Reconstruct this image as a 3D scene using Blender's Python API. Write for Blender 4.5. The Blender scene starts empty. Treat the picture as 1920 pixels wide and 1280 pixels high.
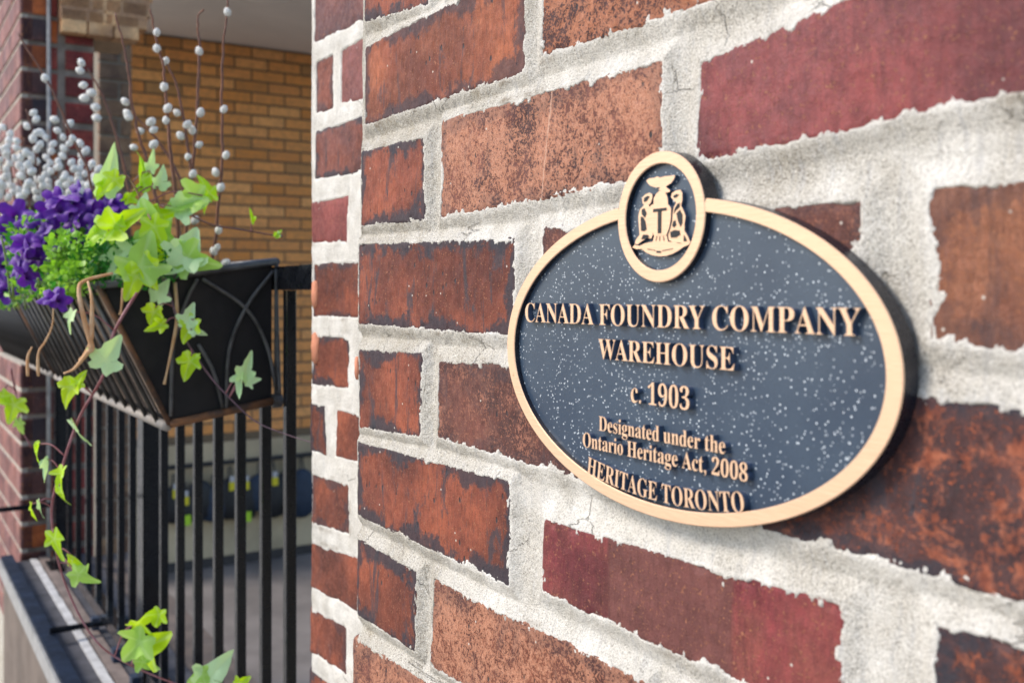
import bpy, math, random
import numpy as np
from mathutils import Vector, Matrix, noise as mnoise

# ------------------------------------------------------------------ camera, sky, sun, exposure
sc = bpy.context.scene
FPX = 1930.0                                   # focal length in photo pixels (photo 1920 wide)
TH = math.atan(1200.0 / FPX)                   # angle between the view and the wall
CS, SN = math.cos(TH), math.sin(TH)
TN = SN / CS
EZ = 1.66                                      # eye height above the pavement
cam = bpy.data.cameras.new('camera'); camo = bpy.data.objects.new('camera', cam)
sc.collection.objects.link(camo); sc.camera = camo
camo.location = (0, 0, EZ)
camo.rotation_euler = (math.pi / 2, 0, math.pi / 2 - TH)
cam.sensor_width = 36; cam.lens = FPX / 1920 * 36
cam.shift_y = -90 / 1920
cam.clip_start = .02; cam.clip_end = 400
cam.dof.use_dof = True; cam.dof.focus_distance = .60; cam.dof.aperture_fstop = 13

w = bpy.data.worlds.new('World'); sc.world = w; w.use_nodes = True
nt = w.node_tree
sky = nt.nodes.new('ShaderNodeTexSky'); sky.sky_type = 'NISHITA'; sky.sun_disc = False
SUN_EL, SUN_AZ = math.radians(40), math.radians(206)     # azimuth clockwise from +Y
sky.sun_elevation = SUN_EL; sky.sun_rotation = SUN_AZ
nt.links.new(sky.outputs[0], nt.nodes['Background'].inputs[0])
nt.nodes['Background'].inputs[1].default_value = .13
sl = bpy.data.lights.new('sun', 'SUN'); sl.energy = 1.5; sl.angle = math.radians(18); sl.color = (1, .94, .85)
so = bpy.data.objects.new('sun', sl); sc.collection.objects.link(so)
sd = Vector((math.sin(SUN_AZ) * math.cos(SUN_EL), math.cos(SUN_AZ) * math.cos(SUN_EL), math.sin(SUN_EL)))
so.rotation_euler = sd.to_track_quat('Z', 'Y').to_euler()
sc.view_settings.view_transform = 'Standard'; sc.view_settings.look = 'None'
sc.view_settings.exposure = 1.14; sc.view_settings.gamma = 1
sc.view_settings.use_white_balance = True; sc.view_settings.white_balance_temperature = 6850; sc.view_settings.white_balance_tint = 11
sc.render.engine = 'CYCLES'
sc.cycles.use_denoising = True

rnd = random.Random(7)
C = sc.collection

# ------------------------------------------------------------------ geometry of the place
def on_wall(px, py, D):                        # point on a plane parallel to the wall, D metres from the lens
    s = D * (FPX / CS ** 2 / (px + 240) - TN)
    return Vector((-s, D, EZ - (py - 550) * D / (CS * (px + 240))))
def at(px, py, z):                             # point at depth z
    x = (px - 960) / FPX * z
    return Vector((-CS * z + SN * x, SN * z + CS * x, EZ - (py - 550) / FPX * z))
def on_cross(px, py, s):                       # point on a plane square to the wall, s metres to the left
    r = (px - 960) / FPX
    D = s * (SN + r * CS) / (CS - r * SN)
    z = s * CS + D * SN
    return Vector((-s, D, EZ - (py - 550) * z / FPX))
WALL, BACK, PIER, RAIL = .2877, .383, .329, .41

# ------------------------------------------------------------------ object helpers
def tag(o, label=None, cat=None, group=None, kind=None):
    if label: o['label'] = label
    if cat: o['category'] = cat
    if group: o['group'] = group
    if kind: o['kind'] = kind
    return o
def empty(name, loc, label=None, cat=None, group=None, kind=None):
    o = bpy.data.objects.new(name, None); C.objects.link(o); o.location = loc; o.empty_display_size = .05
    return tag(o, label, cat, group, kind)
def link(name, me, parent=None, loc=(0, 0, 0)):
    o = bpy.data.objects.new(name, me); C.objects.link(o)
    if parent is not None:
        o.parent = parent
        o.location = Vector(loc) - world_loc(parent)
    else: o.location = loc
    return o
def world_loc(o):
    v = Vector(o.location)
    while o.parent: o = o.parent; v = v + Vector(o.location)
    return v
def mesh(name, verts, faces, mats, smooth=False, origin=None):
    if origin is not None:
        verts = [tuple(Vector(v) - Vector(origin)) for v in verts]
    me = bpy.data.meshes.new(name); me.from_pydata(verts, [], faces)
    for m in (mats if isinstance(mats, (list, tuple)) else [mats]): me.materials.append(m)
    if smooth: me.polygons.foreach_set('use_smooth', [True] * len(me.polygons))
    me.update(); return me
class MB:
    def __init__(s): s.v = []; s.f = []
    def add(s, v, f):
        n = len(s.v); s.v += [tuple(p) for p in v]; s.f += [tuple(i + n for i in q) for q in f]
    def box(s, x0, x1, y0, y1, z0, z1):
        s.add([(x0,y0,z0),(x1,y0,z0),(x1,y1,z0),(x0,y1,z0),(x0,y0,z1),(x1,y0,z1),(x1,y1,z1),(x0,y1,z1)],
              [(3,2,1,0),(4,5,6,7),(0,1,5,4),(1,2,6,5),(2,3,7,6),(3,0,4,7)])
    def tube(s, pts, r, n=6, cap=True):
        pts = [Vector(p) for p in pts]; rr = r if isinstance(r, (list, tuple)) else [r] * len(pts)
        rings = []; up = None
        for i, p in enumerate(pts):
            d = (pts[min(i + 1, len(pts) - 1)] - pts[max(i - 1, 0)])
            d = d.normalized() if d.length > 1e-9 else Vector((0, 0, 1))
            if up is None: up = d.orthogonal().normalized()
            up = (up - d * up.dot(d)); up = up.normalized() if up.length > 1e-6 else d.orthogonal().normalized()
            b = d.cross(up)
            rings.append([p + (up * math.cos(t) + b * math.sin(t)) * rr[i] for t in [2 * math.pi * k / n for k in range(n)]])
        v = [q for ring in rings for q in ring]; f = []
        for i in range(len(pts) - 1):
            for k in range(n):
                a, b_ = i * n + k, i * n + (k + 1) % n
                f.append((a, b_, b_ + n, a + n))
        if cap: f.append(tuple(range(n))[::-1]); f.append(tuple((len(pts) - 1) * n + k for k in range(n)))
        s.add(v, f)
    def build(s, name, mat, parent=None, smooth=False, loc=None):
        if loc is None:
            a = np.array(s.v); loc = tuple((a.min(0) + a.max(0)) / 2)
        return link(name, mesh(name, s.v, s.f, mat, smooth, loc), parent, loc)
def spline(pts, n=6):                          # Catmull-Rom through points
    P = [Vector(p) for p in pts]; P = [P[0] * 2 - P[1]] + P + [P[-1] * 2 - P[-2]]; out = []
    for i in range(1, len(P) - 2):
        for k in range(n):
            t = k / n
            out.append(.5 * ((2 * P[i]) + (P[i+1] - P[i-1]) * t + (2*P[i-1] - 5*P[i] + 4*P[i+1] - P[i+2]) * t*t + (3*P[i] - P[i-1] - 3*P[i+1] + P[i+2]) * t**3))
    out.append(P[-2]); return out

# ------------------------------------------------------------------ numpy noise
def _h(ix, iy, seed):
    n = (ix.astype(np.int64) * 374761393 + iy.astype(np.int64) * 668265263 + seed * 974634777) & 0xffffffff
    n = ((n ^ (n >> 13)) * 1274126177) & 0xffffffff
    n = (n ^ (n >> 16)) & 0xffffff
    return n / float(0xffffff) * 2 - 1
def vnoise(x, y, seed):
    x0 = np.floor(x); y0 = np.floor(y); fx = x - x0; fy = y - y0
    fx = fx * fx * (3 - 2 * fx); fy = fy * fy * (3 - 2 * fy)
    a = _h(x0, y0, seed); b = _h(x0 + 1, y0, seed); c = _h(x0, y0 + 1, seed); d = _h(x0 + 1, y0 + 1, seed)
    return (a * (1 - fx) + b * fx) * (1 - fy) + (c * (1 - fx) + d * fx) * fy
def fbm(x, y, f, o, seed, g=.5):
    r = 0; am = 1; t = 0
    for k in range(o):
        r = r + am * vnoise(x * f + 17.3 * k, y * f - 9.1 * k, seed + k); t += am; am *= g; f *= 2.03
    return r / t
def sstep(a, b, x):
    t = np.clip((x - a) / (b - a), 0, 1); return t * t * (3 - 2 * t)

# ------------------------------------------------------------------ material helpers
def newmat(name):
    m = bpy.data.materials.new(name); m.use_nodes = True
    t = m.node_tree; t.nodes.clear()
    out = t.nodes.new('ShaderNodeOutputMaterial'); b = t.nodes.new('ShaderNodeBsdfPrincipled')
    t.links.new(b.outputs[0], out.inputs[0])
    return m, t, b
class N:                                       # tiny node-writing layer
    def __init__(s, t): s.t = t
    def n(s, typ, **k):
        x = s.t.nodes.new(typ)
        for a, b in k.items(): setattr(x, a, b)
        return x
    def put(s, sock, v):
        if isinstance(v, bpy.types.NodeSocket): s.t.links.new(v, sock)
        elif v is not None:
            if isinstance(v, (tuple, list)) and sock.type == 'RGBA' and len(v) == 3: v = (*v, 1)
            sock.default_value = v
    def coord(s, kind='Object', scale=(1, 1, 1), off=None):
        tc = s.n('ShaderNodeTexCoord').outputs[kind]
        if off is not None:
            tc = s.vm('ADD', tc, off)
        return s.vm('MULTIPLY', tc, scale)
    def vm(s, op, a, b):
        x = s.n('ShaderNodeVectorMath', operation=op); s.put(x.inputs[0], a); s.put(x.inputs[1], b); return x.outputs[0]
    def ma(s, op, a, b=None, c=None, clamp=False):
        x = s.n('ShaderNodeMath', operation=op, use_clamp=clamp); s.put(x.inputs[0], a); s.put(x.inputs[1], b)
        if c is not None: s.put(x.inputs[2], c)
        return x.outputs[0]
    def noise(s, vec, scale, detail=4, rough=.55, dist=0.0):
        x = s.n('ShaderNodeTexNoise'); s.put(x.inputs['Vector'], vec); x.inputs['Scale'].default_value = scale
        x.inputs['Detail'].default_value = detail; x.inputs['Roughness'].default_value = rough; x.inputs['Distortion'].default_value = dist
        return x.outputs[0]
    def vor(s, vec, scale, feature='F1', out=0, rand=1.0):
        x = s.n('ShaderNodeTexVoronoi', feature=feature); s.put(x.inputs['Vector'], vec); x.inputs['Scale'].default_value = scale
        x.inputs['Randomness'].default_value = rand
        return x.outputs[out]
    def rng(s, v, a, b, c=0.0, d=1.0, smooth=True):
        x = s.n('ShaderNodeMapRange', interpolation_type='SMOOTHSTEP' if smooth else 'LINEAR')
        for i, q in enumerate((v, a, b, c, d)): s.put(x.inputs[i], q)
        return x.outputs[0]
    def mix(s, f, a, b, mode='MIX'):
        x = s.n('ShaderNodeMix', data_type='RGBA', blend_type=mode); s.put(x.inputs[0], f); s.put(x.inputs[6], a); s.put(x.inputs[7], b); return x.outputs[2]
    def attr(s, name, typ='GEOMETRY', out='Fac'):
        x = s.n('ShaderNodeAttribute', attribute_type=typ, attribute_name=name); return x.outputs[out]
    def bump(s, h, strength, dist, normal=None):
        x = s.n('ShaderNodeBump'); x.inputs['Strength'].default_value = strength; x.inputs['Distance'].default_value = dist
        s.put(x.inputs['Height'], h)
        if normal is not None: s.put(x.inputs['Normal'], normal)
        return x.outputs[0]
    def rand(s): return s.n('ShaderNodeObjectInfo').outputs['Random']

def simple(name, col, rough=.6, metal=0.0, var=.25, scale=40, bump=.15, bd=.001, coords='Object', spec=.4, col2=None):
    m, t, b = newmat(name); k = N(t); v = k.coord(coords)
    n1 = k.noise(v, scale, 5, .6)
    c2 = col2 if col2 else tuple(c * (1 - var) for c in col)
    k.put(b.inputs['Base Color'], k.mix(k.rng(n1, .3, .7), col, c2))
    k.put(b.inputs['Roughness'], k.rng(k.noise(v, scale * 2.3, 3), .3, .7, max(rough - .12, .05), min(rough + .12, 1)))
    b.inputs['Metallic'].default_value = metal; b.inputs['Specular IOR Level'].default_value = spec
    if bump: k.put(b.inputs['Normal'], k.bump(k.noise(v, scale * 6, 4), bump, bd))
    return m

def brick_material():
    m, t, b = newmat('fired_brick'); k = N(t)
    r = k.rand(); off = k.n('ShaderNodeCombineXYZ'); k.put(off.inputs[0], k.ma('MULTIPLY', r, 37.0)); k.put(off.inputs[2], k.ma('MULTIPLY', r, 91.0))
    base = k.n('ShaderNodeTexCoord').outputs['Object']
    v = k.vm('ADD', base, off.outputs[0])
    vs = k.vm('MULTIPLY', v, (1, 1, .22))              # vertical drag marks
    ca, cb = k.attr('col_a', 'OBJECT', 'Color'), k.attr('col_b', 'OBJECT', 'Color')
    burn, pale, spot = k.attr('burn', 'OBJECT'), k.attr('pale', 'OBJECT'), k.attr('spot', 'OBJECT')
    band = k.attr('band', 'OBJECT')
    e = k.attr('edge')                                  # metres from the arris
    big = k.noise(v, 22, 4, .6, .4)
    col = k.mix(k.rng(big, .34, .66), ca, cb)
    med = k.noise(v, 120, 5, .65)
    col = k.mix(k.rng(med, .34, .70), k.mix(1.0, col, (1.07, 1.06, 1.05), 'MULTIPLY'), k.mix(1.0, col, (.76, .73, .75), 'MULTIPLY'))
    lf = k.noise(v, 9, 3, .5, .3)
    col = k.mix(k.rng(lf, .38, .60), k.mix(1.0, col, (.55, .52, .58), 'MULTIPLY'), k.mix(1.0, col, (1.12, 1.12, 1.1), 'MULTIPLY'))
    grit = k.noise(v, 1500, 2, .6)
    col = k.mix(k.rng(grit, .5, .68, 0, .5), col, k.mix(1.0, col, (.5, .48, .5), 'MULTIPLY'))
    col = k.mix(k.rng(grit, .46, .34, 0, .4), col, k.mix(1.0, col, (1.5, 1.45, 1.4), 'MULTIPLY'))
    streak = k.noise(vs, 420, 3, .6)
    col = k.mix(k.rng(streak, .46, .72, 0, .55), col, k.mix(1.0, col, (.58, .56, .60), 'MULTIPLY'))
    col = k.mix(k.rng(streak, .54, .34, 0, .35), col, k.mix(1.0, col, (1.35, 1.25, 1.18), 'MULTIPLY'))
    # darker ends of a kiss-marked brick
    sx = k.n('ShaderNodeSeparateXYZ'); k.put(sx.inputs[0], base)
    xx = k.ma('ABSOLUTE', sx.outputs[0]); xn = k.ma('ADD', xx, k.ma('MULTIPLY', k.ma('SUBTRACT', big, .5), .006))
    bandm = k.ma('MULTIPLY', k.rng(xn, .0385, .0420, 1, 0), band)
    cC = k.attr('col_c', 'OBJECT', 'Color'); cC = k.mix(k.rng(k.noise(v, 70, 6, .7), .35, .65), cC, k.mix(1.0, cC, (.66, .62, .64), 'MULTIPLY')); cC = k.mix(k.rng(streak, .46, .70, 0, .6), cC, k.mix(1.0, cC, (.6, .58, .6), 'MULTIPLY'))
    col = k.mix(bandm, col, cC)
    # pale scoured skin, grainy
    g1 = k.noise(v, 800, 3, .7); g2 = k.noise(v, 300, 6, .8, .4); msk = k.noise(v, 34, 5, .65, .6)
    th = k.rng(k.ma('MULTIPLY', msk, pale), .18, .64, .57, .445)
    gr = k.ma('ADD', k.ma('MULTIPLY', g1, .5), k.ma('MULTIPLY', g2, .5))
    palem = k.ma('MULTIPLY', k.rng(k.ma('SUBTRACT', gr, th), -.008, .014), .9)
    col = k.mix(palem, col, k.mix(k.rng(g1, .35, .65), k.attr('col_p', 'OBJECT', 'Color'), k.mix(1.0, k.attr('col_p', 'OBJECT', 'Color'), (.62, .48, .42), 'MULTIPLY')))
    # iron spots
    vd = k.vor(k.vm('MULTIPLY', v, (1, 1, .55)), 190); vc = k.vor(k.vm('MULTIPLY', v, (1, 1, .55)), 190, out=1)
    vcs = k.n('ShaderNodeSeparateXYZ'); k.put(vcs.inputs[0], vc)
    sp = k.ma('MULTIPLY', k.rng(k.ma('ADD', vd, k.ma('MULTIPLY', k.ma('SUBTRACT', med, .5), .35)), .22, .10, 0, 1), k.ma('GREATER_THAN', vcs.outputs[0], k.ma('SUBTRACT', 1.0, spot)))
    col = k.mix(sp, col, (.028, .026, .032))
    flash = k.ma('MULTIPLY', k.rng(k.noise(vs, 60, 7, .75, .8), .56, .62), burn)
    col = k.mix(k.ma('MULTIPLY', flash, .8, clamp=True), col, (.040, .036, .046))
    pits = k.ma('MULTIPLY', k.rng(k.noise(vs, 330, 3, .6), .60, .66), k.rng(k.noise(v, 28, 4), .42, .62))
    col = k.mix(k.ma('MULTIPLY', pits, k.ma('MULTIPLY', spot, 2.6, clamp=True)), col, (.035, .028, .028))
    blo = k.attr('blotch', 'OBJECT')
    bl_ = k.ma('MULTIPLY', k.rng(k.noise(v, 60, 8, .75, .5), .50, .60), blo)
    col = k.mix(bl_, col, k.mix(k.rng(med, .35, .65), k.attr('col_p', 'OBJECT', 'Color'), k.mix(1.0, k.attr('col_p', 'OBJECT', 'Color'), (.5, .38, .35), 'MULTIPLY')))
    # burnt rim
    ed = k.ma('ADD', e, k.ma('MULTIPLY', k.ma('SUBTRACT', k.noise(v, 95, 8, .80, .5), .5), .034))
    rim = k.ma('MULTIPLY', k.rng(k.ma('SUBTRACT', ed, k.rng(k.noise(v, 24, 3, .5), .36, .64, -.004, .006)), .0080, .0036), burn, clamp=True)
    col = k.mix(k.ma('MULTIPLY', rim, .86), col, (.024, .025, .036))
    # raw clay where the arris has chipped
    ce = k.ma('MULTIPLY', k.rng(e, .0016, .0004), k.rng(k.noise(v, 95, 4, .6), .55, .60))
    col = k.mix(k.ma('MULTIPLY', ce, .8), col, (.42, .16, .07))
    # lime specks
    wd = k.vor(v, 150); wc = k.vor(v, 150, out=1); ws = k.n('ShaderNodeSeparateXYZ'); k.put(ws.inputs[0], wc)
    lime = k.ma('MULTIPLY', k.rng(wd, .12, .06), k.ma('GREATER_THAN', ws.outputs[1], .975))
    col = k.mix(lime, col, (.55, .50, .44))
    # hairline crack
    cx = k.attr('crack', 'OBJECT'); szz = sx.outputs[2]
    lx = k.ma('ADD', sx.outputs[0], k.ma('ADD', k.ma('MULTIPLY', szz, -.18), k.ma('MULTIPLY', k.ma('SUBTRACT', k.noise(v, 60, 4, .6), .5), .006)))
    cr = k.rng(k.ma('ABSOLUTE', k.ma('SUBTRACT', lx, cx)), .0007, .0003)
    col = k.mix(k.ma('MULTIPLY', cr, .8), col, (.50, .30, .22))
    k.put(b.inputs['Base Color'], col)
    k.put(b.inputs['Roughness'], k.ma('SUBTRACT', k.rng(med, .3, .7, .66, .85), k.attr('gloss', 'OBJECT'))); b.inputs['Specular IOR Level'].default_value = .35
    h = k.ma('ADD', k.ma('MULTIPLY', k.noise(v, 700, 5, .7), .6), k.ma('MULTIPLY', streak, .5))
    h = k.ma('SUBTRACT', h, k.ma('MULTIPLY', sp, .7)); h = k.ma('ADD', h, k.ma('MULTIPLY', palem, .25))
    k.put(b.inputs['Normal'], k.bump(h, .9, .0010))
    return m

def mortar_material():
    m, t, b = newmat('lime_mortar'); k = N(t); v = k.coord('Object')
    wh = k.attr('white')
    n0 = k.noise(v, 14, 5, .6); n1 = k.noise(v, 60, 5, .7); n2 = k.noise(v, 1300, 3, .7)
    col = k.mix(k.rng(n0, .35, .65), (.42, .385, .325), (.53, .50, .44))
    col = k.mix(k.rng(n1, .50, .75, 0, .6), col, (.30, .25, .17))
    col = k.mix(k.ma('MULTIPLY', wh, .85), col, k.mix(k.rng(k.noise(v, 33, 5, .7), .38, .62), (.86, .84, .80), (.68, .665, .63)))
    vs = k.vm('MULTIPLY', v, (3, 1, .5))
    col = k.mix(k.rng(k.noise(vs, 110, 4, .65), .52, .70, 0, .5), col, (.42, .42, .425))
    grainy = k.rng(wh, 0, 1, 1, .45)
    col = k.mix(k.ma('MULTIPLY', k.rng(n2, .53, .60), k.ma('MULTIPLY', grainy, .95)), col, (.20, .18, .155))
    col = k.mix(k.ma('MULTIPLY', k.rng(n2, .44, .34), k.ma('MULTIPLY', grainy, .7)), col, (.88, .87, .84))
    # fine dark hair cracks and dirt pits
    cr = k.n('ShaderNodeTexVoronoi', feature='DISTANCE_TO_EDGE')
    k.put(cr.inputs['Vector'], k.vm('ADD', v, k.vm('MULTIPLY', k.n('ShaderNodeTexNoise').outputs[1], (.01, .01, .01)))); cr.inputs['Scale'].default_value = 26
    crk = k.ma('MULTIPLY', k.rng(cr.outputs[0], .010, .002), k.rng(k.noise(v, 18, 3), .53, .60))
    col = k.mix(k.ma('MULTIPLY', crk, .45), col, (.12, .105, .08))
    dirt = k.attr('dirt')
    col = k.mix(k.ma('MULTIPLY', dirt, k.rng(n1, .35, .60)), col, (.16, .115, .065))
    k.put(b.inputs['Base Color'], col); b.inputs['Roughness'].default_value = .92; b.inputs['Specular IOR Level'].default_value = .2
    h = k.ma('ADD', k.ma('MULTIPLY', n2, .8), k.ma('MULTIPLY', k.noise(v, 380, 4, .6), .8))
    h = k.ma('SUBTRACT', h, crk)
    k.put(b.inputs['Normal'], k.bump(h, 1.0, .0012))
    return m

BRICK, MORTAR = brick_material(), mortar_material()

# ================================================================== GROUND
pave = simple('pavement_concrete', (.42, .39, .34), .9, var=.35, scale=6, bump=.4, bd=.003)
road = simple('asphalt', (.10, .10, .10), .9, var=.3, scale=9, bump=.4, bd=.004)
def sheet(name, x0, x1, y0, y1, z, mat):
    b_ = MB(); b_.add([(x0,y0,z),(x1,y0,z),(x1,y1,z),(x0,y1,z)], [(0,1,2,3)])
    o = b_.build(name, mat); tag(o, kind='structure'); return o
sheet('ground', -150, 150, -150, 150, -.13, road)
p = MB(); p.box(-40, 40, -7.0, .27, -.125, 0); tag(p.build('pavement', pave), kind='structure')
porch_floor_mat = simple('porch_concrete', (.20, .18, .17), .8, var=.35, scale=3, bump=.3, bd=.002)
p = MB(); p.box(-6.6, 2.0, .274, 4.2, -.120, .004); tag(p.build('porch_floor', porch_floor_mat), kind='structure')

# ================================================================== BRICK WALL WITH THE PLAQUE
wall = empty('brick_wall', (-.33, WALL, 0), 'weathered red brick wall with thick pale mortar carrying the oval plaque', 'wall')
RED = dict(col_a=(.27, .070, .034), col_b=(.18, .046, .027), col_c=(.2, .03, .04), col_p=(.56, .28, .17), burn=1.0, pale=0.0, spot=.30, band=0.0, crack=9.0, blotch=0.0, gloss=0.05)
def st(**k): d = dict(RED); d.update(k); return d
ORANGE = st(col_a=(.33, .100, .044), col_b=(.24, .064, .032), burn=.8, spot=.28)
SCOUR = st(col_a=(.095, .042, .038), col_b=(.18, .060, .042), col_p=(.56, .28, .18), burn=.30, pale=1.0, spot=.08)
PLUM = st(gloss=.22, col_a=(.165, .046, .050), col_b=(.235, .050, .050), burn=0.0, pale=0.0, spot=.0)
MAROON = st(gloss=.15, col_a=(.20, .055, .048), col_b=(.15, .045, .042), burn=0.0, spot=.0, band=0.0)
DARK = st(blotch=.25, col_a=(.085, .036, .032), col_b=(.155, .052, .038), col_p=(.42, .20, .14), burn=.4, pale=.7, spot=.08)
CLAY = st(col_a=(.26, .105, .058), col_b=(.17, .068, .044), burn=.45, pale=.7, spot=.12, col_p=(.40, .18, .10))
BURNT = st(blotch=.75, col_a=(.095, .036, .032), col_b=(.045, .026, .030), burn=.9, pale=.5, spot=.3, col_p=(.48, .15, .075))

def quad_world(q, D): return [on_wall(x, y, D) for x, y in q]    # TL TR BR BL
FRONT = [  # (quad in photo pixels, look, smear on top/right/bottom/left in mm)
 ('a0', [(683,-96),(806,-170),(806,14),(681,46)], RED),
 ('a0b', [(830,-190),(1240,-460),(1240,-150),(832,2)], ORANGE),
 ('a', [(683,86),(986,-70),(987,140),(682,240)], ORANGE),
 ('ab', [(1014,-85),(1560,-350),(1560,-62),(1013,113)], st(**{**SCOUR, 'burn': .1, 'col_p': (.50, .215, .12)})),
 ('b', [(676,282),(797,250),(798,416),(675,428)], RED),
 ('b2', [(827,222),(1246,104),(1246,338),(823,413)], st(**{**SCOUR, 'crack': .012})),
 ('b3', [(1310,112),(2330,-330),(2330,96),(1299,314)], PLUM),
 ('c', [(671,454),(969,441),(968,636),(670,612)], RED),
 ('c2', [(1015,421),(1622,366),(1622,640),(1012,640)], DARK),
 ('c3', [(1735,347),(3000,215),(3000,830),(1735,648)], CLAY),
 ('d', [(671,651),(793,657),(790,824),(672,805)], st(**{**RED, 'pale': .25})),
 ('d2', [(820,672),(1218,689),(1218,945),(817,824)], DARK),
 ('d3', [(1250,690),(2240,780),(2240,1230),(1250,948)], BURNT),
 ('e', [(669,824),(961,898),(957,1106),(669,968)], RED),
 ('e2', [(1018,968),(1585,1125),(1585,1382),(1013,1112)], st(**{**MAROON, 'band': 1.0, 'col_a': (.215, .036, .044), 'col_b': (.18, .048, .040), 'col_c': (.165, .055, .048)})),
 ('e3', [(1744,1156),(2900,1440),(2900,2060),(1738,1440)], st(**{**BURNT, 'crack': -.03})),
 ('f', [(669,1003),(783,1070),(779,1226),(668,1154)], RED),
 ('f2', [(812,1080),(1216,1272),(1216,1480),(804,1252)], st(**{**SCOUR, 'col_a': (.27, .085, .045), 'col_b': (.16, .055, .04), 'crack': .5})),
 ('f3', [(1250,1290),(2100,1700),(2100,2120),(1250,1500)], MAROON),
 ('g', [(660,1190),(966,1372),(962,1560),(660,1336)], SCOUR),
 ('g2', [(1000,1392),(1600,1720),(1600,2000),(1000,1580)], ORANGE),
 ('h', [(662,1375),(780,1460),(780,1600),(662,1500)], RED),
 ('h2', [(806,1476),(1200,1730),(1200,1920),(806,1620)], DARK),
]
quads = [(nm, quad_world(q, WALL), look) for nm, q, look in FRONT]
def quad_sdf(q, X, Z):
    d = np.full(X.shape, -1e9)
    for i in range(4):
        a, b_ = q[i], q[(i + 1) % 4]
        ex, ez = b_.x - a.x, b_.z - a.z; L = math.hypot(ex, ez)
        d = np.maximum(d, ((X - a.x) * (-ez) + (Z - a.z) * ex) / L)     # clockwise seen from the street: outside is positive
    return d

def grid_mesh(name, X, Y, Z, mat, attrs, origin):
    h, w_ = X.shape
    co = np.stack([X - origin[0], Y - origin[1], Z - origin[2]], -1).reshape(-1, 3).astype(np.float32)
    i = np.arange(h * w_).reshape(h, w_)
    f = np.stack([i[:-1, :-1], i[:-1, 1:], i[1:, 1:], i[1:, :-1]], -1).reshape(-1, 4).astype(np.int32)
    me = bpy.data.meshes.new(name)
    me.vertices.add(len(co)); me.vertices.foreach_set('co', co.ravel())
    me.loops.add(f.size); me.loops.foreach_set('vertex_index', f.ravel())
    me.polygons.add(len(f)); me.polygons.foreach_set('loop_start', np.arange(0, f.size, 4, dtype=np.int32))
    me.polygons.foreach_set('use_smooth', np.ones(len(f), dtype=bool))
    me.update(calc_edges=True)
    for nm, a in attrs.items():
        at_ = me.attributes.new(nm, 'FLOAT', 'POINT'); at_.data.foreach_set('value', a.ravel().astype(np.float32))
    me.materials.append(mat)
    return me

def hero_brick(q, D, look, parent, step=.0011, seed=0, depth=.018, rad=.0022, wave=.0006):
    o = sum(q, Vector()) / 4
    W = ((q[1] - q[0]).length + (q[2] - q[3]).length) / 2; H = ((q[3] - q[0]).length + (q[2] - q[1]).length) / 2
    nu, nv = max(12, int(W / step)), max(12, int(H / step))
    skirt = [1.0, .55, .2]
    uu = np.linspace(0, 1, nu); vv = np.linspace(0, 1, nv)
    U, V = np.meshgrid(uu, vv)
    def P(c): return (q[0][c]*(1-U)*(1-V) + q[1][c]*U*(1-V) + q[2][c]*U*V + q[3][c]*(1-U)*V)
    X, Z = P(0), P(2)
    du = np.minimum(U, 1 - U) * W; dv = np.minimum(V, 1 - V) * H
    r = .004                                             # rounded plan corners
    cx = np.maximum(r - du, 0); cz = np.maximum(r - dv, 0)
    ed = np.where((du < r) & (dv < r), r - np.hypot(cx, cz), np.minimum(du, dv))
    ed = ed + (fbm(X, Z, 90, 5, 50 + seed) * .0010 - .0001)
    t = np.clip(1 - ed / rad, 0, 3)
    Y = D + np.where(t > 0, .0016 * t * t, 0) - wave * fbm(X, Z, 28, 3, 80 + seed) - .00025 * fbm(X, Z, 330, 3, 90 + seed)
    Y += .0016 * sstep(.30, .62, fbm(X, Z, 120, 3, 120 + seed)) * sstep(.006, .001, ed)      # chips at the arris
    # border ring runs back into the wall
    def pad(A, f):
        A = np.concatenate([A[:1], A, A[-1:]], 0); A = np.concatenate([A[:, :1], A, A[:, -1:]], 1); return A
    X2, Y2, Z2 = pad(X, 0), pad(Y, 0), pad(Z, 0); E2 = pad(np.maximum(ed, 0), 0)
    Y2[0, :] = Y2[-1, :] = D + depth; Y2[:, 0] = Y2[:, -1] = D + depth
    me = grid_mesh('brick', X2, Y2, Z2, BRICK, {'edge': E2}, o)
    ob = link('brick', me, parent, o)
    for k_, v_ in look.items(): ob[k_] = v_
    return ob
for i, (nm, q, look) in enumerate(quads):
    hero_brick(q, WALL, look, wall, step=.0011, seed=i * 3)

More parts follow.
